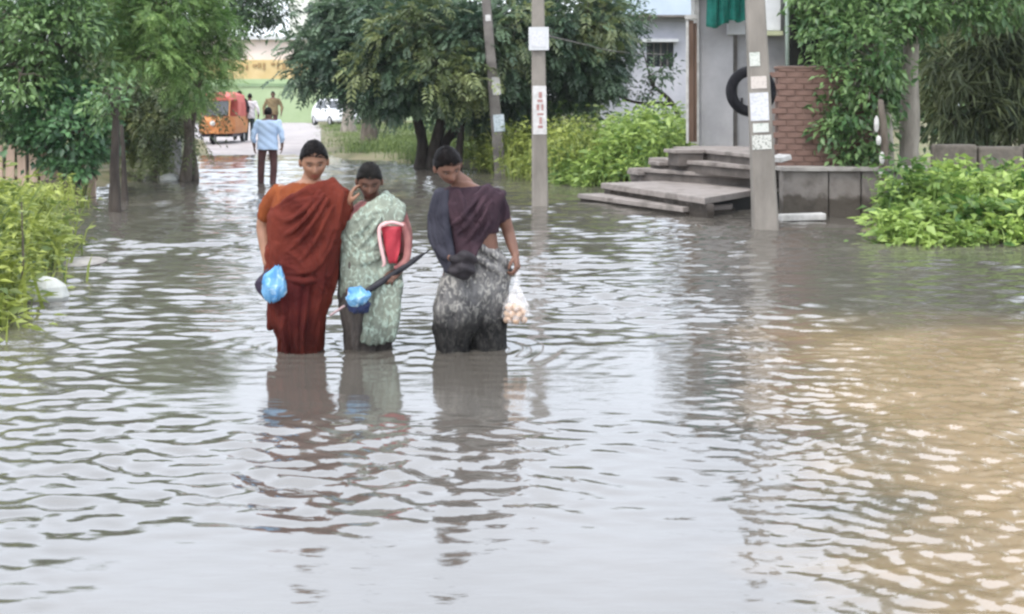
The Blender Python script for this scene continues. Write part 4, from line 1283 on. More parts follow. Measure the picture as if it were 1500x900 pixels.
def head_points(nu=56, nv=44):
    """sculpted head surface, face towards -Y, origin at the head centre"""
    vs, fs = [], []
    g = lambda x, s: math.exp(-(x / s) ** 2)
    for i in range(nv):
        la = math.pi * (i + .5) / nv - math.pi / 2
        for j in range(nu):
            lo = 2 * math.pi * j / nu
            dx, dy, dz = math.cos(la) * math.cos(lo), math.cos(la) * math.sin(lo), math.sin(la)
            x, y, z = .074 * dx, .094 * dy, .114 * dz
            if dz < 0:
                k = (-dz)
                x *= 1 - .30 * k ** 1.6
                y = y * (1 - .22 * k) if dy < 0 else y * (1 - .45 * k ** 1.2)
                y -= .012 * k
            if dy < 0 and dz < .55:
                y = y * .93 - .004
            f = max(0, -dy) ** .6
            ax = abs(x)
            y += f * (.016 * g(ax - .031, .016) * g(z - .004, .013))             # sockets
            y -= f * (.005 * g(z - .026, .010) * g(x, .05))                      # brow
            nose = g(x, .0095 + .006 * smooth(.0, -.035, z)) * (smooth(.022, -.034, z) * smooth(-.052, -.036, z))
            y -= f * .031 * nose
            y -= f * (.0105 * g(z + .060, .006) * g(x, .022) + .0105 * g(z + .072, .0065) * g(x, .019))
            y += f * .004 * g(z + .0655, .003) * g(x, .022)
            y -= f * (.009 * g(z + .100, .014) * g(x, .022))
            y -= f * (.005 * g(ax - .040, .02) * g(z + .025, .02))
            vs.append(Vector((x, y, z)))
    for i in range(nv - 1):
        for j in range(nu):
            k = (j + 1) % nu
            fs.append((i * nu + j, i * nu + k, (i + 1) * nu + k, (i + 1) * nu + j))
    fs.append(tuple(range(nu))[::-1]); fs.append(tuple((nv - 1) * nu + j for j in range(nu)))
    return vs, fs


HEAD_V, HEAD_F = head_points()


def head_matrix(c, yaw=0, pitch=0, roll=0, s=1.0):
    """yaw>0 turns the face to the right of the picture, pitch>0 bows it"""
    m = Matrix.Rotation(R(yaw), 4, 'Z') @ Matrix.Rotation(R(pitch), 4, 'X') @ Matrix.Rotation(R(roll), 4, 'Y')
    return Matrix.Translation(c) @ m @ Matrix.Scale(s, 4)


def add_hand(mb, wrist, d, palm_n, thumb, L=.17, curl=(.5, .5, .55, .6), spread=.0):
    """palm, four separate bent fingers and a thumb from the side of the palm.
    d: wrist to knuckles; palm_n: out of the palm; thumb: towards the thumb side"""
    d = d.normalized(); palm_n = (palm_n - d * palm_n.dot(d)).normalized(); th = d.cross(palm_n)
    if th.dot(thumb) < 0: th = -th
    pl = L * .50
    rs = []
    for f, wd, tk in ((-.08, .026, .019), (.12, .029, .018), (.4, .036, .0165), (.75, .040, .015), (1.0, .039, .0125)):
        c = wrist + d * pl * f
        rs.append([c + th * (wd * math.copysign(abs(math.cos(a)) ** .8, math.cos(a))) + palm_n * (tk * math.copysign(abs(math.sin(a)) ** .8, math.sin(a))) for a in [2 * math.pi * k / 14 for k in range(14)]])
    mb.rings(rs)
    lens = (.46, .52, .48, .38)
    for i in range(4):
        o = .030 - .020 * i
        p = wrist + d * pl * (.96 - .05 * abs(i - 1.2)) + th * o
        seg = L * lens[i]
        dirv = (d + th * (spread * (1.5 - i) * .12)).normalized()
        pts, ang = [p - dirv * .012], 0
        q = p.copy(); pts.append(q.copy())
        for k, fr in enumerate((.45, .30, .25)):
            ang += curl[i] * (1.0 if k else .7)
            dd = dirv * math.cos(ang) + palm_n * math.sin(ang)
            q = q + dd * seg * fr; pts.append(q.copy())
        r0 = (.0092, .0096, .0092, .008)[i]
        mb.tube(pts, [r0, r0, r0 * .95, r0 * .88, r0 * .74], 8)
    b = wrist + d * pl * .22 + th * .024 + palm_n * .004
    t1 = b + (d * .62 + th * .62 + palm_n * .35).normalized() * L * .20
    t2 = t1 + (d * .8 + th * .18 + palm_n * .5).normalized() * L * .17
    t3 = t2 + (d * .85 - th * .1 + palm_n * .5).normalized() * L * .13
    mb.tube([b, t1, t2, t3], [.0135, .012, .0105, .0085], 8)


class Figure:
    """traces a person: joints are given as (photo x, photo y, metres behind Y0)"""
    def __init__(self, Y0, root_px, label, cat='person', group=None, name='person'):
        self.Y0 = Y0
        b = P(root_px, 300, Y0); b.z = -.30
        self.root = empty(name, b, label, cat, group)

    def p(self, q):
        return P(q[0], q[1], self.Y0 + (q[2] if len(q) > 2 else 0))

    def s(self, px):
        return px * self.Y0 / F

    def torso_rings(self, tors, grow=0.0, n=28, sq=.85):
        """tors rows: (cx, cy, half width px, half depth m, dy[, shoulder tilt px])"""
        rs = []
        for row in tors:
            cx, cy, hw, dep, dy = row[:5]
            tilt = row[5] if len(row) > 5 else 0
            c = self.p((cx, cy, dy)); k = self.s(1)
            ring = []
            for j in range(n):
                a = 2 * math.pi * j / n
                ca, sa = math.cos(a), math.sin(a)
                ex = math.copysign(abs(ca) ** sq, ca) * (hw * k + grow); ey = math.copysign(abs(sa) ** sq, sa) * (dep + grow)
                ring.append(c + Vector((ex, ey, -tilt * k * ca)))
            rs.append(ring)
        return rs

    def front(self, tors, px, py, out=.01):
        """point on the front of the torso seen at px, py"""
        rows = sorted(tors, key=lambda r: r[1])
        cx = interp(py, [(r[1], r[0]) for r in rows]); hw = interp(py, [(r[1], r[2]) for r in rows])
        dp = interp(py, [(r[1], r[3]) for r in rows]); dy = interp(py, [(r[1], r[4]) for r in rows])
        u = max(-.98, min(.98, (px - cx) / hw))
        return self.p((px, py, dy - (dp + out) * (1 - abs(u) ** 2.3) ** .5 - (.0 if abs(u) < .9 else 0)))


def finish_body(fig, mb, mat, hm, voxel=.005, smooth_it=2):
    o = mb.fuse('body', mat, fig.root, voxel, smooth_it)
    me = o.data
    n = len(me.vertices); co = np.empty(n * 3); me.vertices.foreach_get("co", co)
    co = co.reshape(-1, 3) + np.array(fig.root.location)
    inv = np.array(hm.inverted())
    h = co @ inv[:3, :3].T + inv[:3, 3]
    x, y, z = h[:, 0], h[:, 1], h[:, 2]
    fr = (y < -.05)
    g = lambda v, s: np.exp(-(v / s) ** 4)
    lip = fr * g(z + .066, .0105) * g(x, .023)
    brow = fr * g(z - .024 - .004 * np.cos(np.abs(x) * 60), .006) * g(np.abs(x) - .033, .019) * .85
    lash = fr * g(z - .004, .0035) * g(np.abs(x) - .031, .014) * .8
    col = np.zeros((n, 4), np.float32); col[:, 0] = lip; col[:, 1] = np.maximum(brow, lash); col[:, 3] = 1
    at = me.color_attributes.new("face", 'FLOAT_COLOR', 'POINT'); at.data.foreach_set("color", col.ravel())
    return o


def add_head(mb, hm, neck_base, neck_r=.052):
    mb.add([hm @ v for v in HEAD_V], HEAD_F)
    for s in (-1, 1):   # ears
        m3 = hm.to_3x3().normalized() @ Matrix.Rotation(s * .35, 3, 'Z')
        mb.ellipsoid(hm @ Vector((s * .079, .008, -.010)), (.013, .020, .032), m3, 12, 8)
    top = hm @ Vector((0, .022, -.055))
    mb.tube([neck_base, neck_base.lerp(top, .5), top], [neck_r * 1.12, neck_r, neck_r * 1.02], 16)


def add_hair(fig, hm, mat, bun=True, cut=.060, low=-.055, name='hair', man=False):
    """combed hair mass over crown, sides and back, parted in the middle"""
    mb = MB()
    vs = []
    vol = .09 if man else .125
    for v in HEAD_V:
        x, y, z = v
        fwd = smooth(-.045, .078, -y) if man else smooth(-.040, .050, -y)
        side = smooth(.045, .07, abs(x)) if not man else 0
        hl = cut - (.0 if man else .030 * smooth(.020, .066, abs(x))) + .006 * mnoise.noise(Vector((x * 60, z * 20, 4)))
        line = low + (hl - low) * fwd - (.05 * side * (1 - fwd))
        if not man and y > .015: line -= .03 * smooth(.015, .05, y)
        d = z - line
        k = 1.0 + .016 * smooth(-.006, .006, d) + (vol - .016) * smooth(0, .085, d) if d > -.008 else .97
        if not man:
            k -= .022 * math.exp(-(x / .006) ** 2) * smooth(.02, .08, z) * smooth(.08, .0, y)
            k += .012 * math.sin(x * 260 + y * 90) * smooth(0, .03, d) * .35
        k = min(k, 1.09 + .04 * (1 - smooth(.06, .112, z)))
        vs.append(hm @ Vector((x * (k + .02 * smooth(0, .02, d)), y * k + (.006 if y > 0 else 0), z * (k if z > 0 else .5 + .5 * k) - (.0 if z > 0 else 0))))
    mb.add(vs, HEAD_F)
    if bun:
        mb.ellipsoid(hm @ Vector((0, .112, -.060)), (.068, .042, .055))
    o = mb.fuse(name, mat, fig.root, .006, 2)
    if man:
        return o
    # single strands combed from the parting and the hairline back into the knot
    st = MB(); hr = random.Random(int(abs(hm.translation.x) * 1000))
    sc = hm.to_scale().x
    E = lambda d, k=1.0: hm @ Vector((.0845 * d.x * k, .106 * d.y * k + .004, .1275 * d.z * k if d.z > 0 else .114 * d.z * k))
    end = Vector((0, .93, -.36)).normalized()
    for i in range(240):
        sg = hr.choice((-1, 1))
        if i % 3:
            u = hr.uniform(0, 1)                       # along the parting, front to crown
            a0 = R(-62 + 95 * u)
            d0 = Vector((sg * hr.uniform(.01, .05), math.sin(a0) * 1.0, math.cos(a0)))
        else:
            u = hr.uniform(.1, 1)                      # along the hairline, centre to temple
            d0 = Vector((sg * .85 * u, -.80 + .35 * u * u, .82 - .42 * u))
        d0.normalize()
        d2 = Vector((sg * hr.uniform(.75, 1.0), hr.uniform(.15, .45), hr.uniform(-.25, .55))).normalized()
        pts = []
        for k in range(9):
            t_ = k / 8
            d_ = (d0 * (1 - t_) ** 2 + d2 * 2 * t_ * (1 - t_) + end * t_ * t_).normalized()
            pts.append(E(d_, 1.005 + hr.uniform(-.008, .014)))
        st.tube(pts, [.0012] + [.0023] * 6 + [.002, .001], 4, roundcap=False, mi=hr.choice((0, 0, 1)))
    tag(st.build('strands', [mat, M['hair_sheen']], o), kind='stuff')
    return o


def add_eyes(fig, hm):
    for s in (-1, 1):
        mb = MB(); c = hm @ Vector((s * .031, -.0715, .003))
        mb.ellipsoid(c, (.0115, .0075, .0028), hm.to_3x3().normalized(), 14, 10)
        e = mb.build('eye', M['eye_white_shaded'], fig.root, smooth_=True)
        mb = MB(); mb.ellipsoid(hm @ Vector((s * .031, -.0770, .0020)), (.0058, .0035, .0030), hm.to_3x3().normalized(), 10, 8)
        mb.build('iris', M['eye_dark'], e, smooth_=True)


def skirt(fig, mb, rows, npl=13, amp=.010, seed=0, n=150, front=1.0, zend=-.22, sub=10):
    """skirt cloth from outline rows (py, x left, x right, half depth, dy), with running folds"""
    pts = []
    for a, b in zip(rows, rows[1:]):
        for i in range(sub):
            t = i / sub; pts.append([u + (v - u) * t for u, v in zip(a, b)])
    pts.append(list(rows[-1]))
    rs = []
    N = len(pts)
    for i, (py, xl, xr, dep, dy) in enumerate(pts):
        f = i / (N - 1)
        k = fig.s(1); c = fig.p(((xl + xr) / 2, py, dy)); hw = (xr - xl) / 2 * k
        ring = []
        for j in range(n):
            a = 2 * math.pi * j / n
            ca, sa = math.cos(a), math.sin(a)
            w_ = .35 + .65 * f
            fd = amp * w_ * (math.sin(npl * a + seed + 1.5 * math.sin(2.1 * f + seed)) * .6 + math.sin((npl * 1.9) * a + 2.2 * seed + 2.0 * f) * .4)
            fd += amp * 1.2 * mnoise.noise(Vector((ca * 2.4 + seed, sa * 2.4, f * 5)))
            if sa < 0: fd += amp * .6 * front * w_ * math.sin(26 * a + 3 * f + seed) * (-sa)
            ring.append(c + Vector((math.copysign(abs(ca) ** .9, ca) * hw + ca * fd, math.copysign(abs(sa) ** .9, sa) * dep + sa * fd, 0)))
        rs.append(ring)
    if zend is not None:
        last = rs[-1]
        zc = sum((p.z for p in last)) / len(last)
        rs.append([Vector((p.x, p.y, zend)) for p in last])
    mb.rings(rs)


def drape(mb, A, B, n, rad, wob=.0, seed=0, sub=8):
    """pleated cloth: n soft ridges between two edge paths"""
    for i in range(n):
        t = i / (n - 1)
        path = [a.lerp(b, t) for a, b in zip(A, B)]
        if wob:
            path = [p + Vector((0, -abs(wob * math.sin(seed + i * 2.4 + k * 1.7)), wob * .6 * math.sin(seed * 2 + i * 1.3 + k))) for k, p in enumerate(path)]
        rr = []
        for a, b in zip(A, B):
            gap = (a - b).length / (n - 1)
            rr.append(max(rad, gap * .62))
        mb.tube(path, rr, 9, sub=sub)


CR = np.random.default_rng(11)


def crease(k=34., amp=.0045, dx=.6, dz=1.0):
    """uneven pulled folds: ridged noise stretched along the fall of the cloth"""
    def f(c, n_):
        out = np.empty(len(c))
        for i, (x, y, z) in enumerate(c):
            w_ = mnoise.noise((x * 5, y * 5, z * 4)) * .10
            a_ = mnoise.noise(((x * dx + z * dz * .35 + w_) * k, y * k * .5, (z * dz * .30 - x * .2) * k * .5))
            b_ = mnoise.noise((x * 60, y * 60, z * 34))
            out[i] = amp * ((1 - abs(a_) * 2.6) + .35 * b_)
        return out
    return f


# ---- woman in the red saree
f1 = Figure(7.56, 440, 'woman in a maroon red saree wading with a hand on her companion\'s shoulder')
T1 = [(441, 415, 47, .150, .02), (442, 392, 48, .155, .01), (446, 362, 47, .150, 0), (447, 335, 49, .150, -.01), (448, 312, 49, .148, -.01), (449, 292, 47, .130, .0, 0), (450, 278, 42, .105, .01, 1), (453, 268, 24, .075, .03), (455, 263, 14, .058, .03)]
hm1 = head_matrix(f1.p((460, 236, -.02)), yaw=13, pitch=21, roll=-2, s=1.03)
mb = MB(); mb.rings(f1.torso_rings(T1))
add_head(mb, hm1, f1.p((454, 268, .03)), .054)
for hx, kx, ax in ((424, 427, 430), (460, 457, 452)):
    mb.tube([f1.p((hx, 410, .02)), f1.p((kx, 478, -.02)), f1.p((ax, 545, .05)), f1.p((ax, 590, .04))], [.085, .06, .045, .035], 12)
    mb.tube([f1.p((ax, 585, .04)), f1.p((ax - 1, 597, -.10))], [.035, .024], 10)
# right arm (left in the picture) hangs; the other reaches to the companion
W1 = f1.p((392, 386, -.05))
mb.tube([f1.p((412, 282, .02)), f1.p((396, 300, .03)), f1.p((386, 327, .05)), f1.p((387, 346, .03)), W1], [.056, .054, .043, .042, .028], 14, sub=4)
add_hand(mb, W1, f1.p((398, 410, -.10)) - W1, Vector((1, .25, 0)), Vector((.2, -1, 0)), .165, (.75, .8, .85, .9))
W2 = f1.p((509, 300, .0))
mb.tube([f1.p((488, 283, .02)), f1.p((497, 306, .02)), f1.p((502, 326, .02)), f1.p((507, 314, .01)), W2], [.056, .052, .042, .036, .026], 14, sub=4)
add_hand(mb, W2, f1.p((516, 276, .02)) - W2, Vector((.9, .3, 0)), Vector((-.4, -1, .2)), .16, (.35, .45, .5, .55))
finish_body(f1, mb, M['skin_light'], hm1)
add_hair(f1, hm1, M['hair'], cut=.078)
add_eyes(f1, hm1)
M['orange_cloth'] = cloth_mat('orange_cloth', (.23, .066, .022), (.14, .034, .014), 7)
M['maroon_cloth'] = cloth_mat('maroon_cloth', (.145, .030, .018), (.055, .009, .009), 3.2, wet_z=.46, wet_mul=.55, stretch=(1, 1, .6))
mb = MB(); mb.rings(f1.torso_rings(T1[3:8], .007))
mb.tube([f1.p((410, 284, .02)), f1.p((396, 301, .03)), f1.p((390, 317, .045))], [.066, .062, .055], 14, sub=4)
mb.tube([f1.p((490, 284, .02)), f1.p((497, 306, .02)), f1.p((501, 322, .02))], [.066, .062, .054], 14, sub=4)
fold = crease(40, .004, 1, .8)
mb.fuse('blouse', M['orange_cloth'], f1.root, .007, 3, fold)
mb = MB()
skirt(f1, mb, [(352, 396, 496, .165, 0), (375, 391, 494, .175, 0), (400, 389, 492, .18, 0), (425, 393, 487, .175, 0), (450, 399, 481, .165, 0), (478, 402, 474, .15, 0), (512, 411, 470, .135, 0)], 9, .019, 1.0, zend=-.26)
A = [f1.front(T1, 399, 322, .03), f1.front(T1, 410, 303, .03), f1.front(T1, 430, 288, .035), f1.front(T1, 456, 275, .03), f1.p((482, 267, -.04)), f1.p((488, 268, .08)), f1.p((480, 300, .15))]
B = [f1.front(T1, 398, 392, .03), f1.front(T1, 425, 400, .03), f1.front(T1, 462, 392, .035), f1.front(T1, 488, 350, .04), f1.p((500, 292, -.07)), f1.p((504, 290, .06)), f1.p((495, 320, .14))]
drape(mb, A, B, 19, .020, .007, 1)
A = [f1.front(T1, 399, 316, .02), f1.front(T1, 420, 300, .024), f1.front(T1, 460, 292, .026), f1.front(T1, 493, 290, .02)]
B = [f1.front(T1, 396, 385, .018), f1.front(T1, 430, 385, .02), f1.front(T1, 470, 380, .02), f1.front(T1, 494, 370, .018)]
drape(mb, A, B, 16, .014, .003, 3)
mb.rings(f1.torso_rings(T1[:5] + [(449, 302, 47, .136, -.004)], .022))
mb.tube([f1.p((500, 286, .02)), f1.p((502, 308, .01)), f1.p((500, 328, .01))], [.055, .062, .05], 12, sub=4)
for (xa, ya, xb, yb) in ((474, 285, 405, 352), (480, 292, 410, 378), (486, 304, 430, 392), (490, 322, 455, 396), (468, 282, 402, 330)):
    ln = [f1.front(T1, xa + (xb - xa) * q, ya + (yb - ya) * q + 10 * math.sin(math.pi * q), .034) for q in (0, .25, .5, .75, 1)]
    mb.tube(ln, [.010, .014, .016, .015, .010], 9, sub=4)
# fold of cloth swinging at the calf and over the hip
mb.tube([f1.p((400, 420, -.02)), f1.p((399, 455, -.02)), f1.p((396, 480, -.03))], [.03, .03, .018], 9, sub=4)
mb.tube([f1.p((396, 398, -.10)), f1.p((440, 412, -.185)), f1.p((482, 404, -.10))], [.018, .02, .016], 9, sub=5)
mb.fuse('saree', M['maroon_cloth'], f1.root, .0065, 2, crease(24, .007, .7, 1.0))


def pouch(name, label, cat, c, w, h, dep, mat, seed, tilt=0, neck=.25):
    """gathered, crumpled plastic bag hanging from its neck"""
    mb = MB(); rs = []
    for i in range(22):
        t = i / 21
        wd = interp(t, [(0, neck * .55), (.08, neck * .8), (.3, .75), (.55, 1.0), (.78, .85), (.93, .55), (1, .22)])
        ring = []
        for k in range(40):
            a = 2 * math.pi * k / 40
            cr = 1 + .10 * math.sin(5 * a + seed + 2.2 * t) * (1.2 - t) + .06 * math.sin(11 * a - 3 * t + seed) + .30 * mnoise.noise(Vector((math.cos(a) * 1.2 + seed, math.sin(a) * 1.2, t * 2.2))) + .10 * abs(mnoise.noise(Vector((math.cos(a) * 3.5, math.sin(a) * 3.5 + seed, t * 7))))
            p = Vector((math.cos(a) * w * wd * cr, math.sin(a) * dep * wd * cr, h * (.5 - t) + .025 * mnoise.noise(Vector((math.cos(a) * 2, math.sin(a) * 2 + seed, t * 3)))))
            p.rotate(Matrix.Rotation(tilt, 3, 'Y')); ring.append(c + p)
        rs.append(ring)
    mb.rings(rs)
    o = mb.build(name, mat, smooth_=True, loc=c)
    return tag(o, label, cat)


M['bag_blue'] = cloth_mat('bag_blue', (.20, .42, .64), (.06, .21, .44), 12, pattern=((.46, .62, .74), 16, .56), rough=.35, sheen=0)
M['bag_navy'] = surf('bag_navy', (.012, .018, .06), (.03, .045, .12), 10, .4)
M['phone_dark'] = surf('phone_dark', (.02, .014, .03), (.045, .03, .055), 9, .4)
M['black_cloth'] = surf('black_cloth', (.012, .010, .012), (.035, .03, .035), 10, .7, .004, 30)
pouch('blue_bag', 'crumpled light blue plastic bag in the red saree woman\'s hand', 'bag', f1.p((402, 416, -.17)), .078, .215, .045, M['bag_blue'], 3, .18, .4)
pouch('dark_pouch', 'dark navy pouch behind the blue bag at the red saree woman\'s thigh', 'pouch', f1.p((394, 413, -.09)), .075, .19, .04, M['phone_dark'], 8, .25, .5)

# ---- short woman in the green saree
f2 = Figure(7.66, 543, 'short woman in a pale green patterned saree holding a folded umbrella')
T2 = [(543, 420, 40, .145, .02), (543, 398, 42, .150, .01), (540, 368, 40, .145, 0), (540, 345, 40, .14, -.01), (543, 328, 41, .135, -.01), (545, 312, 39, .12, 0, -2), (547, 302, 30, .09, .02, -3), (547, 295, 16, .062, .03), (546, 290, 12, .052, .03)]
hm2 = head_matrix(f2.p((541, 265, -.04)), yaw=8, pitch=27, roll=0, s=.95)
mb = MB(); mb.rings(f2.torso_rings(T2))
add_head(mb, hm2, f2.p((546, 296, .03)), .048)
for hx, kx, ax in ((525, 522, 518), (558, 556, 552)):
    mb.tube([f2.p((hx, 415, .02)), f2.p((kx, 470, -.02)), f2.p((ax, 540, .05)), f2.p((ax, 580, .04))], [.08, .055, .042, .033], 12)
    mb.tube([f2.p((ax, 576, .04)), f2.p((ax, 586, -.10))], [.033, .023], 10)
Wr = f2.p((513, 428, -.14))
mb.tube([f2.p((512, 318, .02)), f2.p((509, 350, .04)), f2.p((509, 380, .04)), f2.p((508, 405, -.05)), Wr], [.05, .047, .038, .036, .025], 14, sub=4)
add_hand(mb, Wr, f2.p((527, 437, -.20)) - Wr, Vector((.25, .2, -1)), Vector((.3, -1, .3)), .155, (.8, .9, .95, 1.0))
Wl = f2.p((583, 398, -.13))
mb.tube([f2.p((580, 312, .01)), f2.p((590, 340, .03)), f2.p((592, 372, .02)), f2.p((589, 386, -.05)), Wl], [.05, .047, .038, .036, .026], 14, sub=4)
add_hand(mb, Wl, f2.p((568, 408, -.20)) - Wl, Vector((-.1, .6, -.8)), Vector((-.3, -.5, 1)), .155, (.8, .9, .95, 1.0))
finish_body(f2, mb, M['skin_brown'], hm2)
add_hair(f2, hm2, M['hair_grey'], cut=.070)
add_eyes(f2, hm2)
M['sage_cloth'] = cloth_mat('sage_cloth', (.25, .28, .225), (.16, .18, .15), 6, wet_z=.42, wet_mul=.6, pattern=((.36, .44, .37), 30, .54), stretch=(1, 1, .7))
M['pink_cloth'] = cloth_mat('pink_cloth', (.40, .19, .17), (.26, .10, .10), 8)
M['grey_cloth'] = cloth_mat('grey_cloth', (.11, .095, .085), (.055, .05, .047), 6, wet_z=.40, wet_mul=.5)
mb = MB(); mb.rings(f2.torso_rings(T2[3:8], .011))
mb.tube([f2.p((512, 318, .02)), f2.p((505, 346, .03)), f2.p((502, 362, .03))], [.060, .056, .048], 14, sub=4)
mb.tube([f2.p((580, 312, .01)), f2.p((590, 340, .03)), f2.p((592, 366, .02))], [.060, .056, .047], 14, sub=4)
mb.fuse('blouse', M['pink_cloth'], f2.root, .007, 3, fold)
mb = MB()
skirt(f2, mb, [(365, 501, 582, .155, 0), (395, 498, 588, .165, 0), (425, 497, 586, .165, 0), (450, 498, 582, .155, 0), (475, 503, 576, .145, 0), (507, 505, 570, .135, 0)], 9, .010, 2.4, zend=-.26)
mb.fuse('petticoat', M['grey_cloth'], f2.root, .0065, 2, crease(30, .005, 1, .35))
mb = MB()
# upper cloth and the pleated fall on the right
skirt(f2, mb, [(348, 501, 580, .158, -.005), (372, 499, 584, .166, -.005), (395, 497, 589, .175, -.005), (415, 497, 588, .178, -.005), (428, 498, 587, .17, -.005), (434, 500, 585, .15, -.005)], 8, .010, 4.1, zend=None)
A = [f2.front(T2, 508, 345, .02), f2.front(T2, 516, 325, .025), f2.front(T2, 532, 307, .03), f2.p((558, 291, -.07)), f2.p((566, 287, .05)), f2.p((560, 320, .15))]
B = [f2.front(T2, 503, 385, .02), f2.front(T2, 532, 385, .03), f2.front(T2, 565, 368, .035), f2.p((588, 318, -.12)), f2.p((588, 303, .03)), f2.p((582, 330, .15))]
drape(mb, A, B, 17, .019, .006, 5)
A = [f2.front(T2, 504, 340, .018), f2.front(T2, 525, 322, .024), f2.front(T2, 552, 310, .028), f2.front(T2, 580, 312, .02)]
B = [f2.front(T2, 502, 380, .018), f2.front(T2, 525, 378, .02), f2.front(T2, 552, 372, .022), f2.front(T2, 578, 362, .02)]
drape(mb, A, B, 8, .012, .004, 2)
for (xa, ya, xb, yb) in ((556, 300, 508, 352), (566, 303, 512, 376), (574, 308, 530, 384), (580, 318, 552, 380)):
    mb.tube([f2.front(T2, xa + (xb - xa) * q, ya + (yb - ya) * q + 8 * math.sin(math.pi * q), .034) for q in (0, .25, .5, .75, 1)], [.009, .012, .014, .013, .009], 9, sub=4)
mb.rings(f2.torso_rings(T2[1:4] + [(544, 322, 40, .13, -.008)], .018))
for i, x in enumerate((536, 545, 554, 563, 571, 577)):
    mb.tube([f2.p((x + 8, 415, -.165)), f2.p((x + 5, 445, -.165)), f2.p((x + 2 + 2 * math.sin(i * 2), 475, -.15)), f2.p((x - 3, 499 + 3 * math.sin(i), -.14))], [.022, .024, .026, .022], 9, sub=5)
mb.fuse('saree', M['sage_cloth'], f2.root, .0065, 2, crease(30, .006, .8, .7))
# her things
M['umbrella_black'] = surf('umbrella_black', (.012, .012, .016), (.03, .03, .038), 12, .6)
M['umbrella_tip'] = surf('umbrella_tip', (.25, .16, .16), (.35, .25, .25), 9, .4)
ua, ub = f2.p((484, 462, -.27)), f2.p((629, 367, -.12))
t = empty('umbrella', ua.lerp(ub, .5), 'folded black umbrella held slanting across the green saree', 'umbrella')
mb = MB(); mb.tube([ua.lerp(ub, q) for q in (.14, .22, .5, .75, .93)], [.010, .017, .021, .018, .010], 10, sub=3)
for q in mb.v: q += Vector((0, 1, 1)) * .003 * math.sin(q.x * 160)
mb.build('canopy', M['umbrella_black'], t, smooth_=True)
mb = MB(); mb.tube([ua, ua.lerp(ub, .16)], [.007, .009], 8); mb.build('handle', M['umbrella_tip'], t, smooth_=True)
mb = MB(); mb.tube([ua.lerp(ub, .9), ub], [.007, .004], 8); mb.build('tip', M['umbrella_black'], t, smooth_=True)
pouch('blue_bag', 'small blue plastic bag in the green saree woman\'s hand under the umbrella', 'bag', f2.p((524, 434, -.30)), .075, .105, .04, M['bag_blue'], 12, -.2, .7)
pouch('dark_pouch', 'dark blue pouch hanging under the small blue bag by the green saree', 'pouch', f2.p((526, 447, -.245)), .07, .085, .04, M['bag_navy'], 15, 0, .7)
M['bag_red'] = surf('bag_red', (.30, .02, .035), (.50, .055, .075), 7, .5)
M['bag_dark_red'] = surf('bag_dark_red', (.06, .006, .012), (.12, .012, .02), 9, .7)
M['bag_pink'] = surf('bag_pink', (.60, .33, .33), (.75, .50, .49), 6, .6)
c = f2.p((572, 357, -.17))
t = empty('handbag', c, 'red handbag with pale pink trim tucked under the green saree woman\'s arm', 'handbag')
mb = MB(); rs = []
for i in range(11):
    u = i / 10
    wd = interp(u, [(0, .066), (.15, .06), (.6, .048), (1, .026)]); dp = interp(u, [(0, .036), (.4, .03), (1, .012)])
    cx = .004 + .012 * u
    rs.append([c + Vector((cx + wd * math.copysign(abs(math.cos(a)) ** .55, math.cos(a)) + .006 * mnoise.noise(Vector((a, u * 5, 1))), dp * math.copysign(abs(math.sin(a)) ** .7, math.sin(a)) - .010 * math.sin(4 * math.cos(a) + 5 * u), .105 - .225 * u)) for a in [2 * math.pi * k / 28 for k in range(28)]])
mb.rings(rs); mb.build('pouch', M['bag_red'], t, smooth_=True)
mb = MB(); mb.tube([f2.p((566, 326, -.20)), f2.p((556, 334, -.21)), f2.p((557, 356, -.22)), f2.p((563, 384, -.215)), f2.p((561, 390, -.21))], [.008, .011, .011, .011, .007], 10, sub=4)
mb.tube([f2.p((558, 332, -.205)), f2.p((573, 326, -.21)), f2.p((590, 330, -.19))], [.009, .010, .009], 10, sub=4); mb.build('trim', M['bag_pink'], t, smooth_=True)
mb = MB(); mb.tube([f2.p((590, 330, -.16)), f2.p((597, 350, -.15)), f2.p((595, 380, -.15)), f2.p((580, 392, -.17))], [.02, .026, .024, .014], 10, flat=.6, flat_axis=Vector((0, 1, 0)), sub=4); mb.build('flap', M['pink_cloth'], t, smooth_=True)

# ---- woman in the dark drape and batik skirt
f3 = Figure(7.6, 690, 'woman in a dark drape and grey batik skirt looking down as she wades')
T3 = [(692, 412, 46, .150, .02), (695, 390, 44, .150, .01), (693, 362, 37, .125, 0), (690, 340, 37, .12, -.02), (688, 318, 42, .13, -.04), (686, 298, 42, .125, -.05, 2), (685, 284, 38, .10, -.04, 2), (682, 273, 22, .07, -.05), (676, 266, 13, .056, -.07)]
hm3 = head_matrix(f3.p((656, 243, -.15)), yaw=24, pitch=33, roll=-14, s=1.0)
mb = MB(); mb.rings(f3.torso_rings(T3))
add_head(mb, hm3, f3.p((681, 272, -.05)), .05)
for hx, kx, ax in ((668, 664, 664), (712, 715, 714)):
    mb.tube([f3.p((hx, 405, .02)), f3.p((kx, 470, -.05)), f3.p((ax, 545, .04)), f3.p((ax, 588, .03))], [.085, .06, .045, .035], 12)
    mb.tube([f3.p((ax, 584, .03)), f3.p((ax, 594, -.11))], [.034, .024], 10)
W3 = f3.p((755, 374, -.05))
mb.tube([f3.p((724, 288, -.03)), f3.p((735, 312, .0)), f3.p((744, 338, .02)), f3.p((748, 352, .0)), W3], [.052, .047, .038, .036, .026], 14, sub=4)
add_hand(mb, W3, f3.p((759, 398, -.08)) - W3, Vector((-.9, .3, 0)), Vector((-.2, -1, 0)), .165, (.8, .85, .9, .95))
W3r = f3.p((662, 378, -.19))
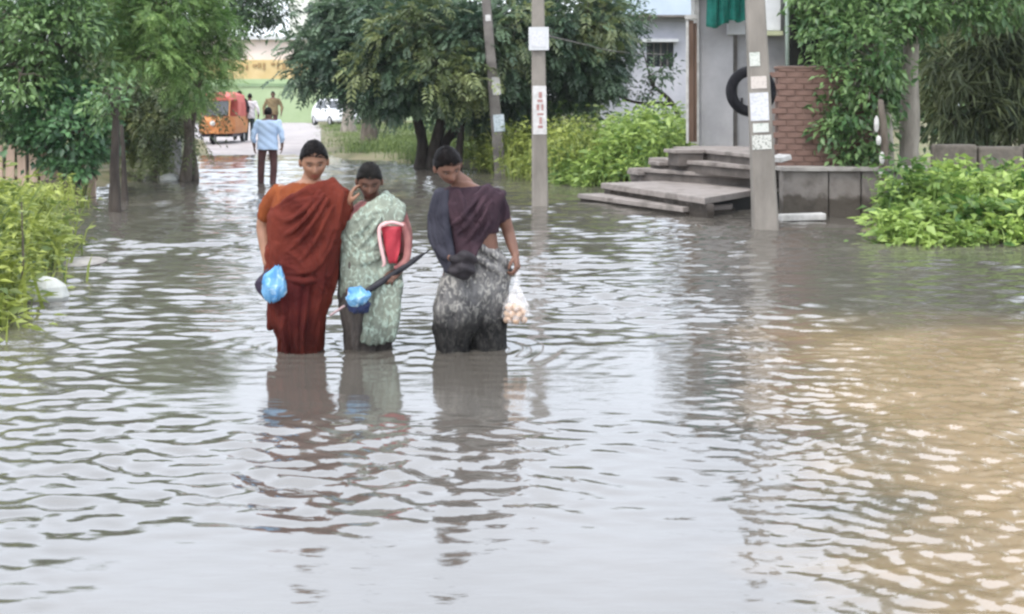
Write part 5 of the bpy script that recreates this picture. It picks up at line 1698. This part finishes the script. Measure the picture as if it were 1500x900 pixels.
mb.tube([f3.p((648, 288, -.03)), f3.p((640, 315, -.02)), f3.p((638, 342, .0)), f3.p((648, 362, -.10)), W3r], [.052, .047, .038, .036, .026], 14, sub=4)
add_hand(mb, W3r, f3.p((681, 384, -.23)) - W3r, Vector((0, .5, -.8)), Vector((0, -.5, 1)), .16, (.7, .8, .85, .9))
finish_body(f3, mb, M['skin_mid'], hm3)
add_hair(f3, hm3, M['hair'], cut=.072)
add_eyes(f3, hm3)
M['plum_cloth'] = cloth_mat('plum_cloth', (.062, .036, .045), (.03, .019, .026), 6)
M['slate_cloth'] = cloth_mat('slate_cloth', (.05, .05, .065), (.024, .024, .034), 6)
M['batik_cloth'] = cloth_mat('batik_cloth', (.19, .185, .18), (.085, .083, .085), 12, wet_z=.55, wet_mul=.14, pattern=((.32, .31, .285), 30, .53), stretch=(1.2, 1.2, .75))
mb = MB(); mb.rings(f3.torso_rings(T3[3:8], .012))
mb.tube([f3.p((724, 288, -.03)), f3.p((731, 304, -.01)), f3.p((736, 317, .0))], [.062, .058, .05], 14, sub=4)
mb.fuse('blouse', M['plum_cloth'], f3.root, .007, 3, fold)
mb = MB()
mb.tube([f3.p((648, 288, -.03)), f3.p((640, 315, -.02)), f3.p((638, 344, .0)), f3.p((648, 364, -.10)), f3.p((656, 374, -.16))], [.060, .056, .050, .047, .040], 14, sub=4)
A = [f3.p((640, 282, -.08)), f3.p((634, 310, -.06)), f3.p((634, 345, -.06)), f3.p((645, 375, -.10)), f3.p((655, 398, -.14))]
B = [f3.p((655, 282, -.13)), f3.p((652, 312, -.15)), f3.p((655, 345, -.16)), f3.p((662, 375, -.18)), f3.p((668, 400, -.18))]
drape(mb, A, B, 4, .014, .006, 2)
mb.fuse('shawl', M['slate_cloth'], f3.root, .007, 3, fold)
mb = MB()
A = [f3.p((716, 274, .03)), f3.p((708, 277, -.12)), f3.front(T3, 685, 305), f3.front(T3, 668, 340, .02), f3.front(T3, 664, 372, .04), f3.p((664, 398, -.17))]
B = [f3.p((738, 284, .03)), f3.p((734, 290, -.08)), f3.front(T3, 722, 328), f3.front(T3, 704, 352, .02), f3.front(T3, 694, 378, .04), f3.p((688, 402, -.18))]
drape(mb, A, B, 12, .016, .007, 6)
for (xa, ya, xb, yb) in ((712, 286, 668, 345), (720, 294, 676, 362), (726, 304, 688, 372), (702, 284, 662, 330)):
    mb.tube([f3.front(T3, xa + (xb - xa) * q, ya + (yb - ya) * q + 6 * math.sin(math.pi * q), .032) for q in (0, .25, .5, .75, 1)], [.009, .012, .014, .013, .009], 9, sub=4)
A = [f3.front(T3, 652, 285), f3.front(T3, 654, 310), f3.front(T3, 660, 345)]
B = [f3.p((672, 280, -.16)), f3.front(T3, 684, 312), f3.front(T3, 694, 345)]
drape(mb, A, B, 5, .014, .006, 9)
mb.fuse('drape', M['plum_cloth'], f3.root, .0065, 3, crease(30, .006, 1, .7))
mb = MB()
k3 = [(362, 664, 728, .132, 0), (378, 656, 738, .148, 0), (395, 650, 748, .158, 0), (415, 645, 744, .165, 0)]
skirt(f3, mb, k3 + [(432, 645, 743, .165, 0), (448, 650, 738, .15, 0)], 9, .010, 3.0, zend=None)
skirt(f3, mb, [(398, 652, 694, .13, -.03), (425, 641, 704, .145, -.04), (450, 637, 704, .15, -.05), (480, 635, 699, .145, -.04), (509, 640, 690, .135, -.02)], 6, .011, 1.2, zend=-.26, n=90)
skirt(f3, mb, [(398, 698, 746, .13, 0), (425, 686, 744, .14, 0), (450, 683, 743, .14, .0), (480, 686, 742, .14, .02), (509, 692, 740, .13, .02)], 6, .010, 5.2, zend=-.26, n=90)
mb.tube([f3.p((692, 415, -.13)), f3.p((694, 450, -.125)), f3.p((692, 482, -.11))], [.045, .05, .035], 12, sub=4)
mb.tube([f3.p((700, 360, -.13)), f3.p((722, 372, -.12)), f3.p((742, 388, -.06)), f3.p((746, 405, -.02))], [.02, .026, .026, .02], 9, sub=4)
mb.tube([f3.p((690, 372, -.16)), f3.p((715, 388, -.15)), f3.p((738, 402, -.10))], [.018, .024, .02], 9, sub=4)
mb.fuse('skirt', M['batik_cloth'], f3.root, .0065, 2, crease(30, .006, 1, .35))
mb = MB(); c = f3.p((677, 392, -.27))
mb.ellipsoid(c, (.078, .06, .075), nu=20, nv=14)
mb.tube([c + Vector((-.05, -.02, .05)), c + Vector((.02, -.05, .07)), c + Vector((.07, -.02, .04))], [.03, .035, .025], 10, sub=4)
mb.tube([c + Vector((-.06, -.03, -.02)), c + Vector((.0, -.06, .0)), c + Vector((.06, -.02, -.03))], [.025, .03, .02], 10, sub=4)
o = mb.fuse('cloth_bundle', M['black_cloth'], None, .008, 2, lambda q, n_: .006 * np.sin(q[:, 2] * 80 + q[:, 0] * 40), loc=c)
tag(o, 'dark bundled cloth clutched in front of the dark draped woman', 'cloth bundle')

# plastic bag of eggs in her hand
M['egg'] = surf('egg', (.42, .26, .16), (.60, .44, .31), 9, .6)
pm, pn, pl_, pb, pout = new_mat('thin_plastic')
pb.inputs["Base Color"].default_value = (.9, .88, .87, 1); pb.inputs["Roughness"].default_value = .25
tpn = pn.new("ShaderNodeBsdfTransparent"); mxn = pn.new("ShaderNodeMixShader")
fn = pn.new("ShaderNodeTexCoord"); nn_ = pn.new("ShaderNodeTexNoise"); nn_.inputs["Scale"].default_value = 26; nn_.inputs["Detail"].default_value = 3
pl_.new(fn.outputs["Object"], nn_.inputs["Vector"])
rr_ = ramp(pn, [(.4, (.10, .10, .10)), (.68, (.5, .5, .5))]); pl_.new(nn_.outputs[0], rr_.inputs[0])
pl_.new(rr_.outputs[0], mxn.inputs[0]); pl_.new(tpn.outputs[0], mxn.inputs[1]); pl_.new(pb.outputs[0], mxn.inputs[2]); pl_.new(mxn.outputs[0], pout.inputs[0])
M['thin_plastic'] = pm
cb = f3.p((755, 452, -.09))
mb = MB(); rs = []
for i in range(14):
    u = i / 13
    py = 399 + 77 * u
    wd = interp(u, [(0, .014), (.25, .02), (.45, .05), (.62, .085), (.85, .088), (.96, .07), (1, .03)])
    cx = interp(u, [(0, 758), (.5, 756), (1, 755)])
    cc = f3.p((cx, py, -.09))
    rs.append([cc + Vector((math.cos(a) * wd * (1 + .10 * mnoise.noise(Vector((a * 2, u * 5, 3)))), math.sin(a) * wd * .75, 0)) for a in [2 * math.pi * k / 20 for k in range(20)]])
mb.rings(rs)
tag(mb.build('plastic_bag', M['thin_plastic'], smooth_=True, loc=cb), 'clear plastic bag of brown eggs hanging from the draped woman\'s hand', 'bag')
egg0 = MB().ellipsoid((0, 0, 0), (.021, .021, .027), nu=14, nv=10).mesh('egg', smooth_=True); egg0.materials.append(M['egg'])
er = random.Random(4)
for i in range(22):
    o = bpy.data.objects.new('egg', egg0); C.objects.link(o)
    lay = i // 8; q = i % 8
    a = q * .785 + lay * .4 + er.uniform(-.1, .1)
    rad = .052 if q % 4 != 3 else .012
    o.location = f3.p((755, 468, -.09)) + Vector((math.cos(a) * rad, math.sin(a) * rad * .7, lay * .036 + er.uniform(-.004, .004)))
    o.rotation_euler = (er.uniform(0, 3), er.uniform(0, 3), 0)
    tag(o, 'brown egg inside the clear plastic bag', 'egg', 'eggs inside the clear plastic bag')


# ---- people further down the road
def walker(Y, feet, head, label, shirt, trousers, skin='skin_brown', back=True, gap=.5, z0=None, lean=0, arm=.06, wide=1.0, skirted=False):
    """simple clothed standing figure; feet/head are photo points"""
    fy, hy = feet[1], head[1]
    fg = Figure(Y, feet[0], label)
    base = fg.p((feet[0], fy)); fg.root.location = base
    H = (fy - hy) * Y / F
    k = H / 1.68
    ang = math.pi if back else 0
    x0 = base.x; dxh = (head[0] - feet[0]) * Y / F
    Q = lambda x, y, z: Vector((x0 + dxh * z / 1.68 + x * k * wide, Y + (y * (-1 if back else 1)) * k, base.z + z * k))
    hm = head_matrix(Q(0, -.01, 1.56), yaw=180 if back else 0, pitch=8, s=k)
    mb = MB()

    def tor(rows, g=0):
        return [[Q(0, dy, z) + Vector((math.cos(a) * (hw * wide + g) * k, math.sin(a) * (dp + g) * k, 0)) for a in [2 * math.pi * j / 20 for j in range(20)]] for z, hw, dp, dy in rows]
    rows = [(.86, .155, .11, .01), (.98, .16, .115, 0), (1.1, .15, .10, 0), (1.25, .17, .115, 0), (1.36, .18, .11, 0), (1.41, .14, .085, .0), (1.45, .07, .06, .0)]
    mb.rings(tor(rows))
    add_head(mb, hm, Q(0, .0, 1.42), .055 * k)
    legs = []
    for s in (-1, 1):
        st = .07 * s * (1 if gap > .3 else .6)
        leg = [Q(.085 * s, 0, .9), Q(.09 * s + st * .3, -.02 - .05 * s * gap, .5), Q(.09 * s + st * .4, .02 + .10 * s * gap, .08)]
        legs.append(leg)
        mb.tube(leg, [.085 * k, .058 * k, .04 * k], 10)
        mb.tube([leg[-1], leg[-1] + Vector((0, (.12 if back else -.12) * k, -.05 * k))], [.04 * k, .03 * k], 8)
    arms = []
    for s in (-1, 1):
        sh, el, wr = Q(.19 * s, 0, 1.36), Q((.24 + arm) * s, .03, 1.10), Q((.23 + arm * 1.2) * s, -.06, .86)
        arms.append((sh, el, wr))
        mb.tube([sh, el, wr], [.052 * k, .042 * k, .03 * k], 10, sub=3)
        add_hand(mb, wr, Vector((0, 0, -1)), Vector((-s, 0, 0)), Vector((0, -1, 0)), .17 * k, (.4, .4, .45, .5))
    finish_body(fg, mb, M[skin], hm, .011 * k, 2)
    add_hair(fg, hm, M['hair'], bun=False, cut=.062, low=-.05 if not back else -.06, man=True)
    mb = MB(); mb.rings(tor([(.80, .175, .125, .01)] + rows[1:6], .032))
    for sh, el, wr in arms:
        mb.tube([sh, el, el.lerp(wr, .55)], [.068 * k, .058 * k, .05 * k], 10, sub=3)
    mb.fuse('shirt', shirt, fg.root, .012 * k, 2, lambda c, n_: .006 * np.sin(c[:, 2] * 40 + c[:, 0] * 30))
    mb = MB(); mb.rings(tor([(.78, .16, .115, .01), (.9, .165, .12, .01), (1.0, .162, .115, 0)], .012))
    for lg in legs:
        mb.tube(lg, [.10 * k, .078 * k, .066 * k], 10, sub=3)
    mb.fuse('trousers', trousers, fg.root, .012 * k, 2)
    return fg


M['shirt_blue'] = cloth_mat('shirt_blue', (.50, .62, .78), (.42, .54, .71), 4)
M['trouser_brown'] = cloth_mat('trouser_brown', (.10, .048, .045), (.06, .03, .03), 5)
M['cloth_white'] = cloth_mat('cloth_white', (.66, .64, .66), (.55, .53, .55), 5)
M['cloth_dark'] = cloth_mat('cloth_dark', (.035, .028, .035), (.02, .016, .02), 5)
M['cloth_khaki'] = cloth_mat('cloth_khaki', (.22, .17, .095), (.15, .11, .06), 5)
M['trouser_dark'] = cloth_mat('trouser_dark', (.05, .075, .075), (.03, .045, .045), 5)
walker(23.9, (391, 276), (393, 157), 'man in a light blue shirt and brown trousers walking away through the flood', M['shirt_blue'], M['trouser_brown'], back=True, wide=1.12, arm=.022)
walker(44, (349, 206), (351, 133), 'person in dark clothes standing on the far road beside the rickshaw', M['cloth_dark'], M['cloth_dark'], back=False, gap=.3)
walker(44.5, (365, 207), (366, 137), 'person in a white shirt and dark trousers on the far road', M['cloth_white'], M['trouser_dark'], back=True, gap=.2)
walker(47, (399, 200), (400, 134), 'person in khaki standing on the far road beyond the blue shirted man', M['cloth_khaki'], M['trouser_brown'], back=False, gap=.3, wide=1.1)

# ------------------------------------------------------------------ vehicles at the far end
def wheel(parent, c, r, wd, axis):
    t_ = MB(); rs = []
    ax = axis.normalized(); up = Vector((0, 0, 1)); sd2 = ax.cross(up)
    for i in range(25):
        a = 2 * math.pi * i / 24
        d2 = sd2 * math.cos(a) + up * math.sin(a)
        rs.append([c + d2 * (r * f) + ax * (wd * g_) for f, g_ in ((.62, -.5), (.93, -.5), (1, -.3), (1, .3), (.93, .5), (.62, .5))])
    t_.rings(rs, cap=False)
    w_ = t_.build('wheel', M['rubber'], parent, smooth_=True)
    mb = MB(); mb.tube([c - ax * wd * .4, c + ax * wd * .4], [r * .62, r * .62], 16, roundcap=False)
    mb.build('rim', M['rim'], w_)


M['rim'] = surf('rim', (.35, .35, .36), (.45, .45, .46), 5, .4)
M['red_canvas'] = surf('red_canvas', (.42, .075, .065), (.58, .17, .14), 2.5, .7, .004, 20)
M['orange_body'] = surf('orange_body', (.42, .15, .05), (.52, .24, .09), 2, .45)
M['car_white'] = surf('car_white', (.72, .74, .76), (.78, .8, .82), 1, .25, spec=.5)
M['lamp'] = surf('lamp', (.5, .5, .48), (.65, .65, .62), 3, .15, spec=.6)
RX, RY_ = P(316, 0, 42).x, 42.0
t = empty('auto_rickshaw', (RX, RY_, ground_z(RX, RY_)), 'red canopied orange auto rickshaw parked at the left of the far road', 'auto rickshaw')
rz0 = t.location.z
L3 = lambda x, y, z: Vector((RX + x, RY_ + y, rz0 + z))


def prof(mb, xs_pts, y0, y1, inset=0):
    mb.rings([[L3(x, y0, z) for x, z in xs_pts], [L3(x, y1, z) for x, z in xs_pts]])
    return mb


bod = [(-.60, .36), (.60, .36), (.64, .6), (.62, .95), (-.62, .95), (-.64, .6)]
mb = MB(); prof(mb, bod, .2, 2.2)
mb.rings([[L3(x * s, y, .36 + (z - .36) * q) for x, z in bod] for s, y, q in ((.35, -.45, .75), (.6, -.25, .95), (.95, .1, 1.0), (1, .2, 1.0))])
mb.build('body', M['orange_body'], t, bevel=.02)
can = [(-.62, .95), (.62, .95), (.60, 1.45), (.50, 1.70), (.25, 1.80), (-.25, 1.80), (-.50, 1.70), (-.60, 1.45)]
mb = MB(); prof(mb, can, .75, 2.15); mb.build('canopy', M['red_canvas'], t, bevel=.03)
mb = MB(); mb.rings([[L3(x, y, z) for x, y, z in ((-.58, .72, 1.55), (.58, .72, 1.55), (.5, .72, 1.78), (-.5, .72, 1.78))], [L3(x, y, z) for x, y, z in ((-.5, .0, 1.5), (.5, .0, 1.5), (.42, .0, 1.62), (-.42, .0, 1.62))]]); mb.build('roof_peak', M['red_canvas'], t)
mb = MB(); mb.rings([[L3(x, y, z) for x, y, z in ((-.45, -.12, .98), (.45, -.12, .98), (.45, .02, 1.48), (-.45, .02, 1.48))], [L3(x, y, z) for x, y, z in ((-.45, -.10, .98), (.45, -.10, .98), (.45, .04, 1.48), (-.45, .04, 1.48))]]); mb.build('windscreen', M['glass_dark'], t)
for s in (-1, 1):
    mb = MB(); mb.tube([L3(.48 * s, -.1, .95), L3(.48 * s, .02, 1.52)], .025, 8); mb.build('screen_post', M['orange_body'], t)
    wheel(t, L3(.55 * s, 1.75, .22), .22, .10, Vector((1, 0, 0)))
wheel(t, L3(0, -.3, .22), .22, .10, Vector((1, 0, 0)))
mb = MB(); mb.ellipsoid(L3(0, -.47, .72), (.09, .05, .09)); mb.build('headlight', M['lamp'], t, smooth_=True)
MB().box(L3(0, .9, .30), (1.1, 1.5, .1)).build('chassis', M['phone_dark'], t)
MB().box(L3(0, -.42, .42), (.2, .35, .08)).build('mudguard', M['orange_body'], t, bevel=.02)

CX, CY = P(492, 0, 70).x, 70.0
t = empty('parked_car', (CX, CY, ground_z(CX, CY)), 'white car parked on the verge at the end of the road', 'car')
ca_, sa_ = math.cos(.5), math.sin(.5)
cz0 = t.location.z
LC = lambda x, y, z: Vector((CX + x * ca_ - y * sa_, CY + x * sa_ + y * ca_, cz0 + z))
sec = lambda y, w_, zb, zt_: [LC(x, y, z) for x, z in ((-w_, zb + .08), (-w_ * .9, zb), (w_ * .9, zb), (w_, zb + .08), (w_ * 1.02, (zb + zt_) / 2), (w_ * .93, zt_), (-w_ * .93, zt_), (-w_ * 1.02, (zb + zt_) / 2))]
mb = MB(); mb.rings([sec(-2.05, .62, .30, .62), sec(-1.95, .76, .24, .74), sec(-1.5, .84, .22, .86), sec(-.8, .86, .22, .94), sec(1.2, .86, .22, .96), sec(1.8, .82, .24, .94), sec(2.05, .70, .34, .80)])
mb.build('body', M['car_white'], t, smooth_=True)
cab = lambda y, w_, z: [LC(x, y, z) for x in (-w_, w_)]
mb = MB(); mb.rings([[LC(-.80, -.95, .93), LC(.80, -.95, .93), LC(.80, 1.75, .95), LC(-.80, 1.75, .95)], [LC(-.62, -.15, 1.46), LC(.62, -.15, 1.46), LC(.62, 1.2, 1.48), LC(-.62, 1.2, 1.48)], [LC(-.5, .05, 1.52), LC(.5, .05, 1.52), LC(.5, 1.0, 1.53), LC(-.5, 1.0, 1.53)]])
mb.build('cabin', M['car_white'], t, bevel=.03)
mb = MB(); mb.add([LC(-.70, -.89, 1.0), LC(.70, -.89, 1.0), LC(.58, -.25, 1.41), LC(-.58, -.25, 1.41)], [(0, 1, 2, 3)])
mb.v = [q + Vector((sa_, -ca_, .6)) * .02 for q in mb.v]
mb.build('windscreen', M['glass_dark'], t)
for s in (-1, 1):
    mb = MB(); mb.add([LC(.79 * s, -.6, 1.0), LC(.79 * s, 1.3, 1.0), LC(.66 * s, 1.0, 1.40), LC(.66 * s, -.1, 1.40)], [(0, 1, 2, 3)])
    mb.v = [q + Vector((ca_ * s, sa_ * s, .3)) * .02 for q in mb.v]
    mb.build('side_window', M['glass_dark'], t)
    mb = MB(); mb.ellipsoid(LC(.55 * s, -2.0, .62), (.15, .08, .08)); mb.build('headlight', M['lamp'], t, smooth_=True)
    for y in (-1.3, 1.3):
        wheel(t, LC(.78 * s, y, .30), .30, .18, Vector((ca_, sa_, 0)))
MB().box(LC(0, -2.05, .48), (.7, .06, .12), rz=.5).build('mark_or_grille', M['phone_dark'], t)
